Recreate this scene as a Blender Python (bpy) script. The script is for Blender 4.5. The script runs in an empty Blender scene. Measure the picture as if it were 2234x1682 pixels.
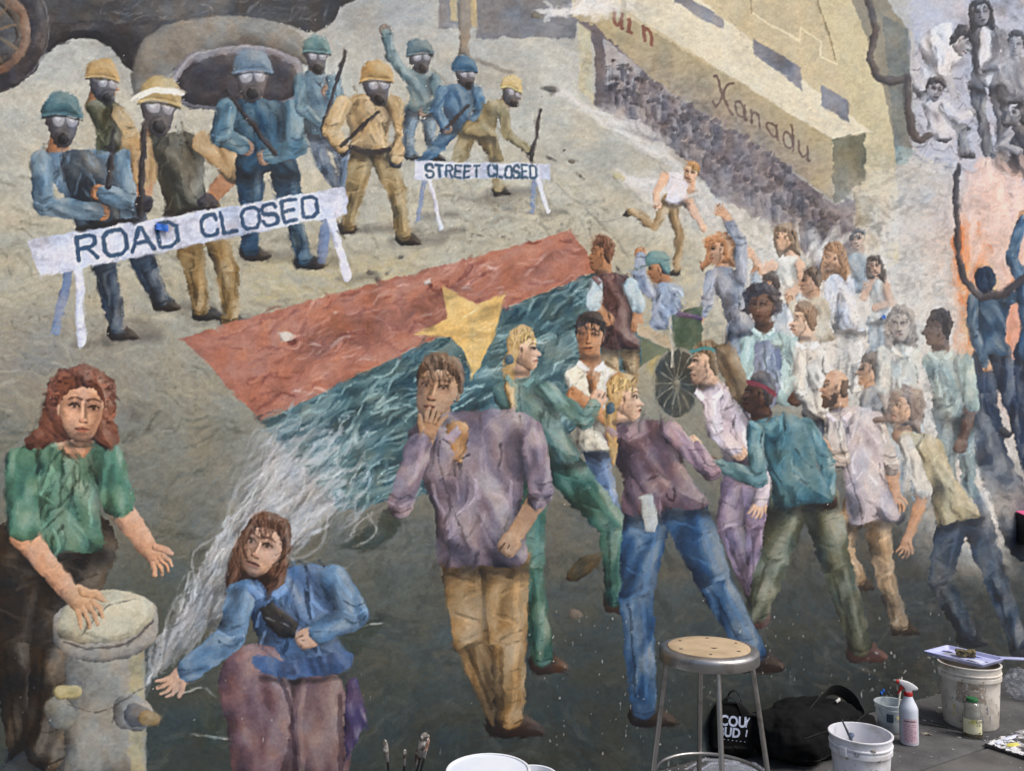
# Street mural on a rough wall with a painter's things on the pavement in front of it.
import bpy, bmesh, math, random
import numpy as np
from mathutils import Vector, Matrix
from mathutils.bvhtree import BVHTree
R = math.radians
scene = bpy.context.scene
col = scene.collection
# ---------------- camera ----------------
cam = bpy.data.cameras.new('camera'); cam_o = bpy.data.objects.new('camera', cam); col.objects.link(cam_o)
cam.sensor_width = 36; cam.lens = 36 * 1800 / 2234; cam.clip_end = 500; cam.clip_start = .05
CAM_H = 1.54; PITCH = R(3)
cam_o.location = (0, 0, CAM_H); cam_o.rotation_euler = (R(90) + PITCH, 0, 0)
scene.camera = cam_o
# ---------------- sky, soft sun ----------------
SUN_EL, SUN_AZ = R(52), R(118)          # azimuth clockwise from +Y
w = bpy.data.worlds.new('World'); scene.world = w; w.use_nodes = True
nt = w.node_tree; sky = nt.nodes.new('ShaderNodeTexSky'); sky.sky_type = 'NISHITA'; sky.sun_disc = False
sky.sun_elevation = SUN_EL; sky.sun_rotation = SUN_AZ; sky.air_density = 1.0; sky.dust_density = 4.0; sky.ozone_density = 1.0
nt.links.new(sky.outputs[0], nt.nodes['Background'].inputs[0]); nt.nodes['Background'].inputs[1].default_value = .108
sd_ = bpy.data.lights.new('sun', 'SUN'); sd_.energy = 1.5; sd_.angle = R(18); sd_.color = (1, .97, .93)
so = bpy.data.objects.new('sun', sd_); col.objects.link(so)
sv = Vector((math.sin(SUN_AZ) * math.cos(SUN_EL), math.cos(SUN_AZ) * math.cos(SUN_EL), math.sin(SUN_EL)))
so.rotation_euler = sv.to_track_quat('Z', 'Y').to_euler()
vs = scene.view_settings; vs.view_transform = 'Standard'; vs.look = 'None'; vs.gamma = 1; vs.use_curve_mapping = False; vs.exposure = 0.42
scene.cycles.max_bounces = 6; scene.cycles.transparent_max_bounces = 8
# ---------------- helpers ----------------
def lin(c): return tuple((x / 255 / 12.92) if x / 255 < .04045 else ((x / 255 + .055) / 1.055) ** 2.4 for x in c)
MATS = {}
def mat(name, c, rough=.6, metal=0., c2=None, scale=20., thr=(.45, .6), bump=0., bscale=120., alpha=1., trans=0., spec=.5, c3=None, s3=60., thr3=(.62, .68), detail=6., coat=0.):
    """procedural: base colour, a blotchy second colour, a speckle third colour, fine bump"""
    if name in MATS: return MATS[name]
    m = bpy.data.materials.new(name); m.use_nodes = True; nt = m.node_tree; N = nt.nodes; b = N['Principled BSDF']
    tc = N.new('ShaderNodeTexCoord')
    b.inputs['Roughness'].default_value = rough; b.inputs['Metallic'].default_value = metal; b.inputs['Alpha'].default_value = alpha
    b.inputs['Transmission Weight'].default_value = trans; b.inputs['Specular IOR Level'].default_value = spec; b.inputs['Coat Weight'].default_value = coat
    out = None
    def rgbn(cc): 
        n = N.new('ShaderNodeRGB'); n.outputs[0].default_value = (*lin(cc), 1); return n.outputs[0]
    cur = rgbn(c)
    for cc, sc, th in ((c2, scale, thr), (c3, s3, thr3)):
        if cc is None: continue
        t = N.new('ShaderNodeTexNoise'); t.inputs['Scale'].default_value = sc; t.inputs['Detail'].default_value = detail; t.inputs['Roughness'].default_value = .62
        nt.links.new(tc.outputs['Object'], t.inputs['Vector'])
        r = N.new('ShaderNodeMapRange'); r.inputs[1].default_value = th[0]; r.inputs[2].default_value = th[1]; nt.links.new(t.outputs[0], r.inputs[0])
        mx = N.new('ShaderNodeMix'); mx.data_type = 'RGBA'; nt.links.new(r.outputs[0], mx.inputs[0]); nt.links.new(cur, mx.inputs[6]); nt.links.new(rgbn(cc), mx.inputs[7]); cur = mx.outputs[2]
    nt.links.new(cur, b.inputs['Base Color'])
    if bump:
        t = N.new('ShaderNodeTexNoise'); t.inputs['Scale'].default_value = bscale; t.inputs['Detail'].default_value = 5; nt.links.new(tc.outputs['Object'], t.inputs['Vector'])
        bp = N.new('ShaderNodeBump'); bp.inputs['Strength'].default_value = bump; bp.inputs['Distance'].default_value = .002; nt.links.new(t.outputs[0], bp.inputs['Height']); nt.links.new(bp.outputs[0], b.inputs['Normal'])
        rr = N.new('ShaderNodeMapRange'); rr.inputs[3].default_value = max(0, rough - .1); rr.inputs[4].default_value = min(1, rough + .12); nt.links.new(t.outputs[0], rr.inputs[0]); nt.links.new(rr.outputs[0], b.inputs['Roughness'])
    MATS[name] = m; return m
def obj(name, bm, m, parent=None, smooth=True, loc=None):
    me = bpy.data.meshes.new(name); bm.normal_update(); bm.to_mesh(me); bm.free()
    if smooth:
        me.polygons.foreach_set('use_smooth', [True] * len(me.polygons))
        try: me.set_sharp_from_angle(angle=R(38))
        except Exception: pass
    me.materials.append(m); o = bpy.data.objects.new(name, me); col.objects.link(o)
    if parent is not None: o.parent = parent
    if loc is not None: o.location = loc
    return o
def thing(name, label, cat, loc=(0, 0, 0), rz=0., group=None):
    o = bpy.data.objects.new(name, None); col.objects.link(o); o.location = loc; o.rotation_euler = (0, 0, rz); o.empty_display_size = .05
    return tag(o, label, cat, group)
def tag(o, label, cat, group=None):
    o['label'] = label; o['category'] = cat
    if group: o['group'] = group
    return o
def lathe(prof, n=48, bm=None, c=(0, 0), sx=1., sy=1., wob=0.):
    bm = bm or bmesh.new(); rings = []
    for i, (r, z) in enumerate(prof):
        if r < 1e-6: rings.append([bm.verts.new((c[0], c[1], z))]); continue
        rings.append([bm.verts.new((c[0] + sx * r * (1 + wob * math.sin(3 * a + z * 9) + wob * .6 * math.sin(5 * a + 1)) * math.cos(a), c[1] + sy * r * (1 + wob * math.sin(3 * a + z * 9)) * math.sin(a), z)) for a in (2 * math.pi * k / n for k in range(n))])
    for A, B in zip(rings[:-1], rings[1:]):
        if len(A) == 1 and len(B) == 1: continue
        for k in range(n):
            if len(A) == 1: bm.faces.new((A[0], B[k], B[(k + 1) % n]))
            elif len(B) == 1: bm.faces.new((A[k], A[(k + 1) % n], B[0]))
            else: bm.faces.new((A[k], A[(k + 1) % n], B[(k + 1) % n], B[k]))
    bmesh.ops.recalc_face_normals(bm, faces=bm.faces); return bm
def tube(pts, rad, n=12, bm=None, closed=False, caps=True):
    bm = bm or bmesh.new(); P = [Vector(p) for p in pts]; rings = []; up = None; L = len(P)
    for i, p in enumerate(P):
        a = P[(i - 1) % L] if (i > 0 or closed) else P[i]; b = P[(i + 1) % L] if (i < L - 1 or closed) else P[i]
        t = (b - a).normalized()
        if up is None: up = t.orthogonal().normalized()
        else: up = (up - t * up.dot(t)).normalized()
        s = t.cross(up); r = rad[i] if isinstance(rad, (list, tuple)) else rad
        rings.append([bm.verts.new(p + (up * math.cos(q) + s * math.sin(q)) * r) for q in (2 * math.pi * k / n for k in range(n))])
    pairs = list(zip(rings[:-1], rings[1:])) + ([(rings[-1], rings[0])] if closed else [])
    for A, B in pairs:
        for k in range(n): bm.faces.new((A[k], A[(k + 1) % n], B[(k + 1) % n], B[k]))
    if caps and not closed: bm.faces.new(rings[0][::-1]); bm.faces.new(rings[-1])
    bmesh.ops.recalc_face_normals(bm, faces=bm.faces); return bm
def ribbon(pts, side, wd, th, bm=None):
    """flat strap along pts; side = width direction(s)"""
    bm = bm or bmesh.new(); P = [Vector(p) for p in pts]; rings = []
    for i, p in enumerate(P):
        t = (P[min(i + 1, len(P) - 1)] - P[max(i - 1, 0)]).normalized(); s = Vector(side[i] if isinstance(side[0], (tuple, list, Vector)) else side); s = (s - t * s.dot(t)).normalized(); nn = t.cross(s)
        rings.append([bm.verts.new(p + s * a * wd / 2 + nn * b * th / 2) for a, b in ((-1, -1), (-.5, -1), (0, -1.), (.5, -1), (1, -1), (1, 1), (.5, 1), (0, 1), (-.5, 1), (-1, 1))])
    n = 10
    for A, B in zip(rings[:-1], rings[1:]):
        for k in range(n): bm.faces.new((A[k], A[(k + 1) % n], B[(k + 1) % n], B[k]))
    bm.faces.new(rings[0][::-1]); bm.faces.new(rings[-1]); bmesh.ops.recalc_face_normals(bm, faces=bm.faces); return bm
def box(x0, x1, y0, y1, z0, z1, bev=0., bm=None, seg=2):
    b2 = bmesh.new(); bmesh.ops.create_cube(b2, size=1)
    for v in b2.verts: v.co = Vector(((x0 + x1) / 2 + v.co.x * (x1 - x0), (y0 + y1) / 2 + v.co.y * (y1 - y0), (z0 + z1) / 2 + v.co.z * (z1 - z0)))
    if bev: bmesh.ops.bevel(b2, geom=b2.edges[:], offset=bev, segments=seg, affect='EDGES', profile=.5)
    if bm is None: return b2
    me = bpy.data.meshes.new('t'); b2.to_mesh(me); b2.free(); bm.from_mesh(me); bpy.data.meshes.remove(me); return bm
def extrude_poly(pts, th, bm=None, bev=0.):
    """outline in the local XZ plane, thickness along Y"""
    b = bmesh.new(); A = [b.verts.new((x, -th / 2, z)) for x, z in pts]; B = [b.verts.new((x, th / 2, z)) for x, z in pts]; n = len(pts)
    b.faces.new(A); b.faces.new(B[::-1])
    for k in range(n): b.faces.new((A[k], B[k], B[(k + 1) % n], A[(k + 1) % n]))
    bmesh.ops.recalc_face_normals(b, faces=b.faces)
    if bev: bmesh.ops.bevel(b, geom=b.edges[:], offset=bev, segments=2, affect='EDGES', profile=.5)
    return b
def cyl_patch(r, a0, a1, z0, z1, th=.0012, n=14, m=6, rag=0., seed=1, r1=None):
    """curved label standing th proud of a cylinder of radius r (r1 at the top)"""
    rd = random.Random(seed); bm = bmesh.new(); r1 = r if r1 is None else r1; g = []
    for j in range(m + 1):
        row = []
        for i in range(n + 1):
            t = j / m; a = a0 + (a1 - a0) * i / n; z = z0 + (z1 - z0) * t
            if rag and (i in (0, n) or j in (0, m)): a += rd.uniform(-1, 1) * rag * .12; z += rd.uniform(-1, 1) * rag * .012
            q = r + (r1 - r) * t; edge = i in (0, n) or j in (0, m)
            row.append(bm.verts.new(((q + (th * .15 if edge else th)) * math.cos(a), (q + (th * .15 if edge else th)) * math.sin(a), z)))
        g.append(row)
    for j in range(m):
        for i in range(n): bm.faces.new((g[j][i], g[j][i + 1], g[j + 1][i + 1], g[j + 1][i]))
    bmesh.ops.recalc_face_normals(bm, faces=bm.faces); return bm
def text_mesh(txt, size, bold=0.):
    cu = bpy.data.curves.new('t', 'FONT'); cu.body = txt; cu.size = size; cu.offset = bold; cu.resolution_u = 3
    o = bpy.data.objects.new('t', cu); me = bpy.data.meshes.new_from_object(o); bpy.data.objects.remove(o); bpy.data.curves.remove(cu)
    bm = bmesh.new(); bm.from_mesh(me); bpy.data.meshes.remove(me); bmesh.ops.triangulate(bm, faces=bm.faces); return bm
PAINT_GAIN = 1.0
# ======================= MURAL PAINT (flat paint on the wall face) =======================
# The mural is painted on its own layout sheet (units are sheet units); WALL_H maps the sheet to the wall plane.
import numpy as np
rng = np.random.default_rng(7)
def ramp(a, b, n0, g):
    out = []; s = n0; v = a
    while (v < b if b > a else v > b):
        v = v + s if b > a else v - s; s *= g; out.append(v)
    return out
XS = np.array(ramp(-40, -1500, 3, 1.35)[::-1] + list(np.arange(-40, 2277, 2.0)) + ramp(2276, 3250, 3, 1.3), np.float64)
YS = np.array(ramp(-40, -800, 3, 1.35)[::-1] + list(np.arange(-40, 1723, 2.0)) + ramp(1722, 2600, 3, 1.3), np.float64)
NX, NY = len(XS), len(YS)
GX, GY = np.meshgrid(XS, YS)
LAT = rng.random((256, 256)).astype(np.float32)
def vn(x, y, k=0):
    x = x + k * 37.7; y = y + k * 91.3
    xi = np.floor(x).astype(int); yi = np.floor(y).astype(int)
    fx = (x - xi).astype(np.float32); fy = (y - yi).astype(np.float32)
    fx = fx * fx * (3 - 2 * fx); fy = fy * fy * (3 - 2 * fy)
    x0 = xi & 255; x1 = (xi + 1) & 255; y0 = yi & 255; y1 = (yi + 1) & 255
    return (LAT[y0, x0] * (1 - fx) + LAT[y0, x1] * fx) * (1 - fy) + (LAT[y1, x0] * (1 - fx) + LAT[y1, x1] * fx) * fy
def fbm(x, y, k=0, o=3):
    t = 0; a = 1; w = 0
    for i in range(o):
        t = t + a * vn(x * 2 ** i, y * 2 ** i, k + i * 3); w += a; a *= .55
    return t / w
def stretch(n): return np.clip((n - .5) * 1.7 + .5, 0, 1)
N1 = stretch(fbm(GX / 9, GY / 7, 1, 2)); N2 = stretch(fbm(GX / 42, GY / 36, 5)); N3 = stretch(fbm(GX / 190, GY / 150, 9))
HF = rng.random((NY, NX)).astype(np.float32)
HF = (HF + np.roll(HF, 1, 0) + np.roll(HF, 1, 1)) / 3
C = np.zeros((NY, NX, 3), np.float32); ID = np.zeros((NY, NX), np.int16); DET = np.zeros((NY, NX), np.float32)   # DET: finely finished areas
PARTS = {}           # id -> (name, label, parent id)
CUR = [0]
def part(name, label=None, parent=0):
    k = len(PARTS) + 1; PARTS[k] = (name, label, parent); CUR[0] = k; return k
def rgb(c): return np.array(c, np.float32) / 255.
class Patch:
    def __init__(s, x0, x1, y0, y1):
        i0, i1 = np.searchsorted(XS, [x0, x1]); j0, j1 = np.searchsorted(YS, [y0, y1])
        i1 = max(i1, i0 + 2); j1 = max(j1, j0 + 2)
        s.sl = (slice(j0, j1), slice(i0, i1)); s.X = GX[s.sl]; s.Y = GY[s.sl]
        s.ok = s.X.size > 8 and s.X.shape[0] > 2 and s.X.shape[1] > 2
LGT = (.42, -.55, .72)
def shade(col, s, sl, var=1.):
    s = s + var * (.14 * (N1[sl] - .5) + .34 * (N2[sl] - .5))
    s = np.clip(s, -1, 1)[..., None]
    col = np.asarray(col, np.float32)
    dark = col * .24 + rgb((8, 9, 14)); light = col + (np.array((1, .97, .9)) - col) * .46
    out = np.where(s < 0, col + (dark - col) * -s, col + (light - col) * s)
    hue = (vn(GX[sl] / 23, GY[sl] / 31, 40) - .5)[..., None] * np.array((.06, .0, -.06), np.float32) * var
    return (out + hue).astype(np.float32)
def comp(p, sd, col, rough=1.6, aa=2.2, alpha=1., tag=True):
    cov = np.clip(.5 - (sd + rough * 2 * (N1[p.sl] - .5)) / aa, 0, 1) * alpha
    c = cov[..., None]
    C[p.sl] = C[p.sl] * (1 - c) + col * c
    if tag and CUR[0]:
        q = ID[p.sl]; q[cov > .5] = CUR[0]
def spline(pts, n=6, closed=True):
    P = np.array(pts, float)
    if closed: Q = np.vstack([P[-1], P, P[:2]])
    else: Q = np.vstack([2 * P[0] - P[1], P, 2 * P[-1] - P[-2]])
    out = []
    for i in range(1, len(Q) - 2):
        a, b, c, d = Q[i - 1:i + 3]
        for t in np.linspace(0, 1, n, endpoint=False):
            out.append(.5 * (2 * b + (c - a) * t + (2 * a - 5 * b + 4 * c - d) * t * t + (3 * b - a - 3 * c + d) * t ** 3))
    if not closed: out.append(Q[-2])
    return np.array(out)
def polysd(P, X, Y):
    d = np.full(X.shape, 1e9); ins = np.zeros(X.shape, bool)
    for (x0, y0), (x1, y1) in zip(P, np.roll(P, -1, 0)):
        ex, ey = x1 - x0, y1 - y0; L = ex * ex + ey * ey + 1e-9
        t = np.clip(((X - x0) * ex + (Y - y0) * ey) / L, 0, 1)
        d = np.minimum(d, (X - x0 - t * ex) ** 2 + (Y - y0 - t * ey) ** 2)
        if abs(ey) > 1e-9: ins ^= ((y0 > Y) != (y1 > Y)) & (X < ex * (Y - y0) / ey + x0)
    d = np.sqrt(d); return np.where(ins, -d, d)
def foldn(p, ang, sc=1., k=3):
    ca, sa = np.cos(ang), np.sin(ang); u = p.X * ca + p.Y * sa; v = -p.X * sa + p.Y * ca
    a = vn(u / (64 * sc) + .7 * vn(p.X / 60, p.Y / 60, k + 1), v / (17 * sc) + 1.2 * vn(p.X / 70, p.Y / 70, k + 2), k)
    b = vn(u / (50 * sc) + .3, v / (34 * sc), k + 5)
    return np.clip((.6 * a + .4 * b - .5) * 2.2, -.5, .5)
def poly(pts, col, R=None, sm=True, fold=None, rough=1.6, alpha=1., lit=1., off=0., aa=2.2, var=1., tag=True):
    P = spline(pts) if sm else np.array(pts, float)
    p = Patch(P[:, 0].min() - 5, P[:, 0].max() + 5, P[:, 1].min() - 5, P[:, 1].max() + 5)
    if not p.ok: return
    sd = polysd(P, p.X, p.Y)
    if R is None: R = min(np.ptp(P[:, 0]), np.ptp(P[:, 1])) * .45
    if R:
        gy, gx = np.gradient(sd); g = np.hypot(gx, gy) + 1e-6
        m = np.clip(1 + sd / R, 0, 1) ** 1.3; nz = np.sqrt(np.clip(1 - m * m, 0, 1))
        s = ((gx / g * LGT[0] * .85 + gy / g * LGT[1] * .65) * m + .55 * LGT[2] + .35 * nz - .56) * 1.0 * lit
    else: s = np.zeros(sd.shape)
    if fold: s = s + fold[1] * 2 * foldn(p, fold[0], fold[2] if len(fold) > 2 else 1.)
    comp(p, sd, shade(rgb(col), s + off, p.sl, var), rough, aa, alpha, tag)
def limb(pts, col, fold=.16, rough=1.4, lit=1., off=0., alpha=1., aa=2.2, var=1., tag=True):
    A = np.array(pts, float); rm = A[:, 2].max() + 5
    p = Patch((A[:, 0]).min() - rm, A[:, 0].max() + rm, A[:, 1].min() - rm, A[:, 1].max() + rm)
    if not p.ok: return
    best = np.full(p.X.shape, 1e9); bx = np.zeros(p.X.shape); by = bx.copy(); fo = bx.copy()
    for (x0, y0, r0), (x1, y1, r1) in zip(A[:-1], A[1:]):
        ex, ey = x1 - x0, y1 - y0; L = ex * ex + ey * ey + 1e-9
        t = np.clip(((p.X - x0) * ex + (p.Y - y0) * ey) / L, 0, 1); r = r0 + (r1 - r0) * t
        dx = p.X - x0 - t * ex; dy = p.Y - y0 - t * ey; d = np.hypot(dx, dy); sd = d - r
        w = sd < best; best = np.where(w, sd, best); bx = np.where(w, dx / r, bx); by = np.where(w, dy / r, by)
        if fold:
            f = foldn(p, np.arctan2(ey, ex) + .25, max(.35, r0 / 42), 3 + int(x0) % 5); fo = np.where(w, f, fo)
    m = np.hypot(bx, by); k = np.where(m > 1, 1 / np.maximum(m, 1e-6), 1); nz = np.sqrt(np.clip(1 - np.minimum(m, 1) ** 2, 0, 1))
    s = (bx * k * LGT[0] * .8 + by * k * LGT[1] * .5 + .62 * LGT[2] + .3 * nz - .54) * 1.0 * lit + fold * 2.6 * fo
    comp(p, best, shade(rgb(col), s + off, p.sl, var), rough, aa, alpha, tag)
def soft(pts, r, a=.4, col=(22, 22, 26), own=False):
    """soft darker glaze; own = only over what this figure already covers"""
    A = np.array(pts, float); p = Patch(A[:, 0].min() - 2 * r, A[:, 0].max() + 2 * r, A[:, 1].min() - 2 * r, A[:, 1].max() + 2 * r)
    if not p.ok: return
    d = np.full(p.X.shape, 1e9)
    for (x0, y0), (x1, y1) in zip(A[:-1], A[1:]):
        ex, ey = x1 - x0, y1 - y0; t = np.clip(((p.X - x0) * ex + (p.Y - y0) * ey) / (ex * ex + ey * ey + 1e-9), 0, 1); d = np.minimum(d, np.hypot(p.X - x0 - t * ex, p.Y - y0 - t * ey))
    c = np.clip(1.25 - d / r, 0, 1) * a
    if own: c = c * (ID[p.sl] == CUR[0])
    C[p.sl] += (rgb(col) - C[p.sl]) * c[..., None]
def line(pts, col, w=3, sm=True, alpha=1., rough=1.2, tag=False):
    P = spline(pts, 5, False) if sm and len(pts) > 2 else np.array(pts, float)
    p = Patch(P[:, 0].min() - w - 4, P[:, 0].max() + w + 4, P[:, 1].min() - w - 4, P[:, 1].max() + w + 4)
    if not p.ok: return
    d = np.full(p.X.shape, 1e9)
    for (x0, y0), (x1, y1) in zip(P[:-1], P[1:]):
        ex, ey = x1 - x0, y1 - y0; L = ex * ex + ey * ey + 1e-9
        t = np.clip(((p.X - x0) * ex + (p.Y - y0) * ey) / L, 0, 1)
        d = np.minimum(d, np.hypot(p.X - x0 - t * ex, p.Y - y0 - t * ey))
    comp(p, d - w / 2, shade(rgb(col), np.zeros(d.shape), p.sl, .5), rough, 1.8, alpha, tag)
def dabs(n, box, col, ln, wd, ang, jit=.3, alpha=.5, inside=None, cj=25, tag=False):
    """many short brush strokes; inside(x, y) limits them"""
    for _ in range(n):
        x = rng.uniform(box[0], box[1]); y = rng.uniform(box[2], box[3]); a = (ang(x, y) if callable(ang) else ang) + rng.normal(0, jit)
        if inside is not None and not inside(x, y): continue
        l = ln * rng.uniform(.5, 1.5) / 2; q = rng.normal(0, .25) * l
        c = np.clip(np.array(col) + rng.normal(0, cj), 0, 255)
        line([(x - np.cos(a) * l, y - np.sin(a) * l), (x - np.sin(a) * q, y + np.cos(a) * q), (x + np.cos(a) * l, y + np.sin(a) * l)], c, wd * rng.uniform(.6, 1.4), True, alpha * rng.uniform(.5, 1.2), 2., tag)
def inpoly(P):
    P = np.array(P, float)
    def f(x, y):
        return bool(polysd(P, np.array([[x]]), np.array([[y]]))[0, 0] < 0)
    return f
def haze(cx, cy, rx, ry, col, a, ang=0., k=60, thr=.35):
    R = max(rx, ry) * 1.3; p = Patch(cx - R, cx + R, cy - R, cy + R)
    if not p.ok: return
    ca, sa = np.cos(ang), np.sin(ang); u = ((p.X - cx) * ca + (p.Y - cy) * sa) / rx; v = (-(p.X - cx) * sa + (p.Y - cy) * ca) / ry
    f = np.clip(1.15 - np.hypot(u, v), 0, 1) * np.clip((fbm(p.X / 60, p.Y / 55, k, 4) - thr) * 3.2, 0, 1) * a
    c = np.clip(f, 0, 1)[..., None]; C[p.sl] = C[p.sl] * (1 - c) + shade(rgb(col), .3 * (N1[p.sl] - .5), p.sl) * c
# ---------- painted figures ----------
SK = (203, 152, 116); SKL = (222, 178, 146); SKT = (186, 128, 86); SKD = (92, 62, 50)
def hand(x, y, r, col, ang, fist=False):
    ca, sa = np.cos(ang), np.sin(ang)
    dp = Patch(x - r * 1.6, x + r * 1.6, y - r * 1.6, y + r * 1.6)
    if dp.ok: DET[dp.sl] = np.maximum(DET[dp.sl], .8)
    def q(u, v): return (x + (u * ca - v * sa) * r, y + (u * sa + v * ca) * r)
    if fist:
        poly([q(-.7, -.75), q(.3, -.95), q(1., -.6), q(1.05, .5), q(.4, .9), q(-.7, .7)], col, lit=.9, rough=1)
        if r > 9:
            for v in (-.5, -.05, .4): line([q(.25, v), q(.95, v)], np.array(col) * .45, max(1.6, r * .1), False, .7)
            limb([(*q(-.2, -.7), r * .26), (*q(.55, -.55), r * .24), (*q(.75, -.1), r * .2)], col, 0)
        return
    poly([q(-.9, -.6), q(.2, -.8), q(.8, -.6), q(.9, .5), q(.2, .75), q(-.9, .55)], col, lit=.9, rough=1)
    for i, v in enumerate((-.58, -.2, .2, .55)):
        l = (1.0, 1.2, 1.1, .8)[i]; b = .22 * (i - 1.5)
        limb([(*q(.5, v), r * .21), (*q(.55 + l * .55, v + b * .5), r * .18), (*q(.55 + l * 1.05, v + b * .7 + .2), r * .13)], col, 0, .8)
    for v in (-.4, 0, .37): line([q(.75, v), q(1.5, v * 1.25)], np.array(col) * .42, max(1.4, r * .07), False, .6)
    limb([(*q(-.4, -.5), r * .3), (*q(.2, -1.0), r * .25), (*q(.75, -1.2), r * .18)], col, 0, .8)
def head(x, y, r, f, tilt, skin, hair, style):
    """f: -1 left profile, 0 front, 1 right profile, 9 from behind"""
    ct, st = np.cos(tilt), np.sin(tilt)
    dp = Patch(x - r * 1.1, x + r * 1.1, y - r * 1.2, y + r * 1.2)
    if dp.ok: DET[dp.sl] = np.maximum(DET[dp.sl], np.clip(2.4 - 2 * np.hypot((dp.X - x) / r, (dp.Y - y) / r / 1.1), 0, 1))
    def q(u, v): return (x + (u * ct - v * st) * r, y + (u * st + v * ct) * r)
    sk = np.array(skin, float); dk = sk * .38; hd = np.array(hair, float)
    def strands(a0, n, box, ln, al=.5):
        for _ in range(n):
            u = rng.uniform(box[0], box[1]); v = rng.uniform(box[2], box[3]); c = hd * rng.choice([.45, .7, 1.25, 1.5]) + 6
            a = a0 + tilt + rng.normal(0, .25) + u * .5; X, Y = q(u, v); l = ln * r * rng.uniform(.5, 1)
            line([(X, Y), (X - np.sin(a) * l * .5 + rng.normal(0, 1), Y + np.cos(a) * l * .5), (X - np.sin(a) * l, Y + np.cos(a) * l)], np.clip(c, 0, 255), max(1.4, r * .05), True, al, 1.)
    if f == 9:
        poly([q(-.72, -.3), q(-.5, -.9), q(0, -1.05), q(.5, -.9), q(.72, -.3), q(.62, .45), q(0, .85), q(-.62, .45)], hair, lit=.9, fold=(1.4 + tilt, .2, .4))
        strands(0, 40 if r > 30 else 16, (-.6, .6, -.9, .3), .6); return
    a = abs(f); s = 1 if f >= 0 else -1
    if style == 'long': poly([q(-.85, -.2), q(-.55, -.95), q(0, -1.12), q(.55, -.95), q(.85, -.2), q(.95, .7), q(.75, 1.5), q(.2, 1.1), q(-.3, 1.15), q(-.8, 1.45), q(-.98, .7)], hair, fold=(1.5 + tilt, .28, .5))
    if style == 'afro': poly([q(-1.05, -.2), q(-.85, -.9), q(-.2, -1.3), q(.5, -1.2), q(1.0, -.7), q(1.1, .0), q(.8, .5), q(-.8, .5)], hair, rough=4)
    if style == 'curly': poly([q(-1.1, -.1), q(-.95, -.85), q(-.3, -1.28), q(.45, -1.2), q(.95, -.75), q(1.05, .1), q(1.12, .8), q(.95, 1.15), q(.3, .9), q(-.5, 1.0), q(-1.25, 1.3), q(-1.6, 1.1), q(-1.2, .6)], hair, rough=4, fold=(.8, .25, .35))
    if a > .6:
        poly([q(s * .50, -.62), q(s * .66, -.2), q(s * .70, -.02), q(s * .92, .24), q(s * .72, .34), q(s * .76, .5), q(s * .68, .62), q(s * .66, .86), q(s * .35, .98), q(-s * .1, .72), q(-s * .5, .3), q(-s * .6, -.5), q(0, -.95)], skin, R=r * .8)
        ex = [.50]
    else:
        poly([q(-.64 + .1 * f, -.35), q(-.4 + .1 * f, -.9), q(.4 + .1 * f, -.9), q(.64 + .1 * f, -.35), q(.60 + .12 * f, .25), q(.40 + .2 * f, .75), q(.14 + .28 * f, .98), q(-.14 + .28 * f, .98), q(-.40 + .2 * f, .75), q(-.60 + .12 * f, .25)], skin, R=r * .8)
        ex = [-.30 + .36 * f, .30 + .36 * f]
    if r > 17 and style != 'mask':
        n = .36 * f; lw = lambda k, mn=1.6: max(mn, r * k)
        if a <= .6:
            sd2 = -1 if f <= 0 else 1         # shadow side
            hi = np.minimum(sk * 1.12 + 14, 255)
            poly([q(n + sd2 * .10, -.45), q(sd2 * .60, -.35), q(sd2 * .58 + .1 * f, .3), q(sd2 * .34 + .25 * f, .85), q(n + sd2 * .08, .62), q(n + sd2 * .26, .2)], sk * .66 + np.array((4, 0, 4)), R=0, alpha=.6, rough=2, aa=r * .3, tag=False)
            poly([q(n - .42, -.78), q(n + .35, -.78), q(n + .38, -.42), q(n - .42, -.42)], hi, R=0, alpha=.35, rough=2, aa=r * .3, tag=False)
            for e in (-.28, .28):
                E_ = n + e
                poly([q(E_ - .2, -.2), q(E_ + .2, -.2), q(E_ + .19, .03), q(E_ - .19, .03)], sk * .55 + np.array((6, 0, 6)), R=0, alpha=.55, rough=1, aa=r * .14, tag=False)
                line([q(E_ - .2, -.27 - .03 * e), q(E_, -.33), q(E_ + .2, -.27 + .03 * e)], hd * .5 + dk * .35, lw(.065), True, .7)
                poly([q(E_ - .13, -.08), q(E_, -.14), q(E_ + .13, -.08), q(E_, -.02)], sk * .8 + 20, R=0, rough=.5, tag=False, alpha=.8)
                poly([q(E_ - .05, -.12), q(E_ + .05, -.12), q(E_ + .045, -.02), q(E_ - .045, -.02)], (58, 44, 40), R=0, rough=.4, tag=False, alpha=.85)
                line([q(E_ - .16, -.08), q(E_, -.16), q(E_ + .16, -.08)], dk * .55, lw(.045, 1.4), True, .85)
            poly([q(n + sd2 * .02, -.22), q(n + sd2 * .16, .3), q(n + sd2 * .02, .36)], sk * .62, R=0, alpha=.75, rough=.8, aa=r * .08, tag=False)
            line([q(n - sd2 * .03, -.2), q(n - sd2 * .03 + .04 * f, .26)], hi, lw(.075), True, .8)
            poly([q(n - .12, .27), q(n, .22), q(n + .12, .27), q(n + .1, .36), q(n, .39), q(n - .1, .36)], sk * .92 + np.array((10, -4, -4)), R=r * .1, rough=.5, tag=False)
            line([q(n - .11, .365), q(n, .40), q(n + .11, .365)], dk * .9, lw(.045, 1.3), True, .7)
            poly([q(n - .22, .585), q(n - .06, .53), q(n + .06, .53), q(n + .22, .585), q(n, .60)], sk * .62 + np.array((20, -4, 0)), R=0, rough=.5, tag=False)
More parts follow.
